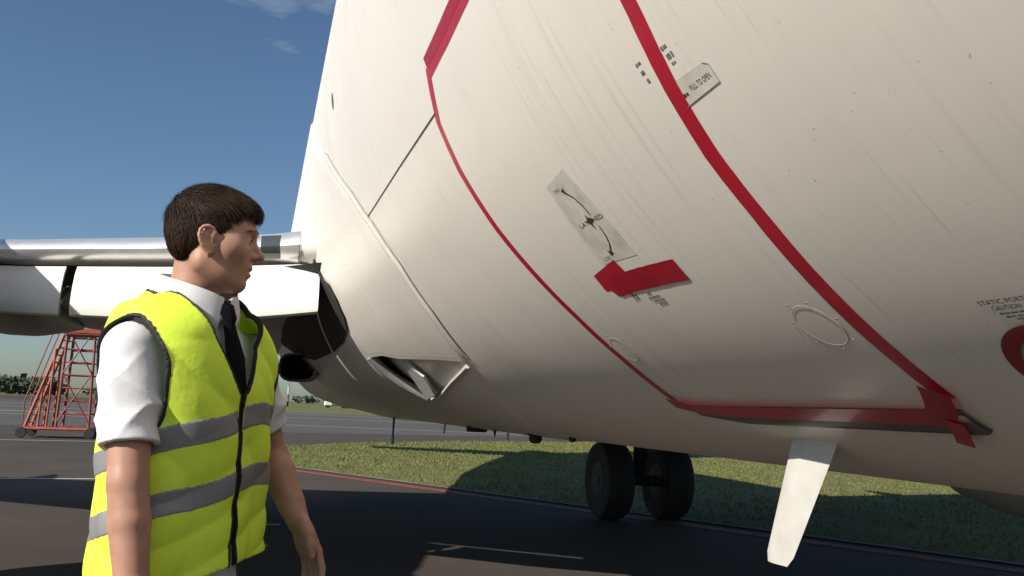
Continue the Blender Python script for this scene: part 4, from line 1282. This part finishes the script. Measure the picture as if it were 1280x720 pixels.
M_refl = material('grey_reflective_tape', (.22, .22, .23), .42, metal=.1, bump=.08, bscale=600, vary=.04)
VB = ((-.23, -.20, .90), (.23, .20, 1.70))
vest_o, _ = sdf_obj('vest', sd_vest, *VB, .0042, M_vest, person, 1)
sdf_obj('binding', sd_trim, *VB, .0028, M_trim, vest_o, 2)
for z0 in (1.305, 1.175):
    sdf_obj('reflective_stripe', stripe(z0), *VB, .0032, M_refl, vest_o, 2)

# ---- trousers and shoes
def sd_trousers(P):
    d = su(sd_legs(P, .014), s_ell(P, (0, .005, .93), (.148, .104, .13)), .05)
    d = d + .004 * wob(P, 26, 3)
    return np.maximum(np.maximum(d, P[:, 2] - 1.02), .045 - P[:, 2])
M_trousers = material('black_wool_trousers', (.014, .014, .017), .8, bump=.2, bscale=200)
sdf_obj('trousers', sd_trousers, (-.24, -.18, .03), (.24, .2, 1.07), .007, M_trousers, person, 1)
M_shoe = material('black_leather', (.015, .014, .013), .3, coat=.3)
for sx, fy in ((-1, -.05), (1, .06)):
    def sd_shoe(P, sx=sx, fy=fy):
        d = s_cap(P, (sx*.105, fy + .04, .045), (sx*.13, fy - .15, .03), .045, .036)
        d = su(d, s_cap(P, (sx*.105, fy + .03, .08), (sx*.11, fy - .03, .06), .045, .04), .03)
        return np.maximum(d, .002 - P[:, 2])
    sdf_obj('shoe', sd_shoe, (sx*.12 - .1, fy - .24, -.005), (sx*.12 + .1, fy + .13, .15), .006, M_shoe, person, 1)

# ---- hair: a close cap plus several thousand combed strands
def hair_side(H):
    """signed hairline in the side view: >0 inside the haired area"""
    y, z, ax = H[:, 1], H[:, 2], np.abs(H[:, 0])
    front = np.interp(-y, [-.12, -.085, -.045, -.027, -.018, .000, .010, .024, .036, .046, .070, .095, .14],
                      [-.062, -.060, -.058, -.040, .016, .026, .006, .004, .018, .042, .056, .054, .050])
    front = front + .006 * np.clip((.035 - ax) / .03, 0, 1) * (y < -.06)
    return z - front
def sd_hair_hull(H):
    d = s_ell(H, (0, .003, .032), (.0795, .1000, .0895))
    d = su(d, s_ell(H, (0, -.050, .066), (.055, .050, .030)), .03)       # fringe combed forward
    d = su(d, s_ell(H, (0, .050, -.010), (.059, .040, .045)), .03)
    return d
def sd_hair(P):
    H = to_head(P)
    d = sd_hair_hull(H) + .0010 * wob(H, 150, 3) + .003 * wob(H, 60, 6)
    d = si(d, -hair_side(H), .006)
    return np.maximum(d, -(sd_head(H) + .004))
M_hair = material('dark_brown_hair', (.018, .011, .008), .8, bump=.15, bscale=260, vary=.35, vscale=60, spec=.15)
lo_h = tuple(HC - .16); hi_h = tuple(HC + .16)
hair_o, hv = sdf_obj('hair', sd_hair, lo_h, hi_h, .0035, M_hair, person, 1)
rs = np.random.RandomState(11)
H = (hv.astype(np.float32) - HC) @ HR
outer = np.abs(sd_hair_hull(H)) < .011
inside = hair_side(H) > .002
idx = np.where(outer & inside)[0]
idx = rs.choice(idx, min(15000, len(idx)), replace=False)
sv, sf = [], []
g_eps = .003
HG = np.stack([sd_hair_hull(H + e) - sd_hair_hull(H - e) for e in np.eye(3, dtype=np.float32) * g_eps], 1)
for i in idx:
    h = H[i:i+1]
    g = HG[i]
    nrm = g / (np.linalg.norm(g) + 1e-9)
    y, z = h[0, 1], h[0, 2]; x = h[0, 0]
    # flow: forward over the top, down at the sides and back
    top = np.clip((z - .02) / .08, 0, 1)
    fl = np.array((x * 1.5, -1.0 * top + (.25 if y > .04 else -.15), -(1 - top) * 1.0 - .15 - (.3 if y < -.06 else 0))) + rs.normal(size=3) * .17
    fl = fl - nrm * (fl @ nrm); fl /= np.linalg.norm(fl) + 1e-9
    L = rs.uniform(.022, .042) * (1.15 if top > .5 else .8) * (.62 if y < -.055 else 1); w = rs.uniform(.0005, .0010)
    sd_ = np.cross(nrm, fl); p0 = h[0] - nrm * .003
    pts = [p0, p0 + fl * L * .5 + nrm * (.0028 + .0024 * rs.rand()), p0 + fl * L + nrm * rs.uniform(-.003, .0030)]
    b = len(sv)
    for q, ww in zip(pts, (w, w, .0002)):
        for s_ in (-1, 1):
            sv.append(HR @ (q + sd_ * ww * s_) + HC)
    sf += [(b, b+1, b+3, b+2), (b+2, b+3, b+5, b+4)]
M_strand = material('hair_strand', (.024, .014, .0095), .7, vary=.45, vscale=40, spec=.12)
mesh_obj('hair_strands', sv, sf, M_strand, hair_o, kind='stuff')

# ---- eyes and brows
M_eye = material('eye_white', (.42, .37, .34), .2)
M_iris = material('brown_iris', (.03, .016, .008), .08)
def head_pt(p): return HR @ np.array(p, float) + HC
for sx in (-1, 1):
    c_ = head_pt((sx * .031, -.0764, -.0045))
    e = MB()
    rings = []
    for i in range(1, 8):
        t = math.pi * i / 8
        rings.append([tuple(c_ + .0122 * np.array((math.sin(t) * math.cos(a), math.sin(t) * math.sin(a), math.cos(t)))) for a in np.linspace(0, 2*math.pi, 12, endpoint=False)])
    e.loft(rings)
    eye = e.build('eye', M_eye, person, smooth=True)
    d_ = (HR @ np.array((0, -1., -.1)))
    u_ = HR @ np.array((1., 0, 0)); w_ = np.cross(d_, u_)
    e = MB(); cc = c_ + d_ * .0115
    e.add([cc + d_ * .0012] + [cc + .0055 * (u_ * math.cos(a) + w_ * math.sin(a)) for a in np.linspace(0, 6.283, 12, endpoint=False)], [(0, k + 1, (k + 1) % 12 + 1) for k in range(12)])
    e.build('iris', M_iris, eye, smooth=True)
    # brow: short hairs
    b_ = MB()
    for k in range(170):
        t = rs.rand(); h0 = np.array((sx * (.014 + .036 * t), -.0975 + .022 * t ** 1.6, .0145 + .005 * math.sin(t * 2.6) + rs.uniform(-.0028, .0028)))
        h0[1] -= .0045
        d2 = np.array((sx * .008, .001, .0025 * (1 - 2 * t))) * rs.uniform(.7, 1.2)
        o2 = np.array((0, 0, .0008))
        b_.add([head_pt(h0 - o2), head_pt(h0 + o2), head_pt(h0 + d2 + (0, -.0006, 0))], [(0, 1, 2)])
    b_.build('eyebrow', M_strand, person)
    l_ = MB(); l_.tube([head_pt(p) for p in ((sx*.0195, -.0865, -.0045), (sx*.026, -.0895, -.0015), (sx*.034, -.0880, -.0012), (sx*.043, -.0800, -.0045))], [.0006, .0013, .0013, .0007], 6)
    l_.build('lashes', M_strand, eye)
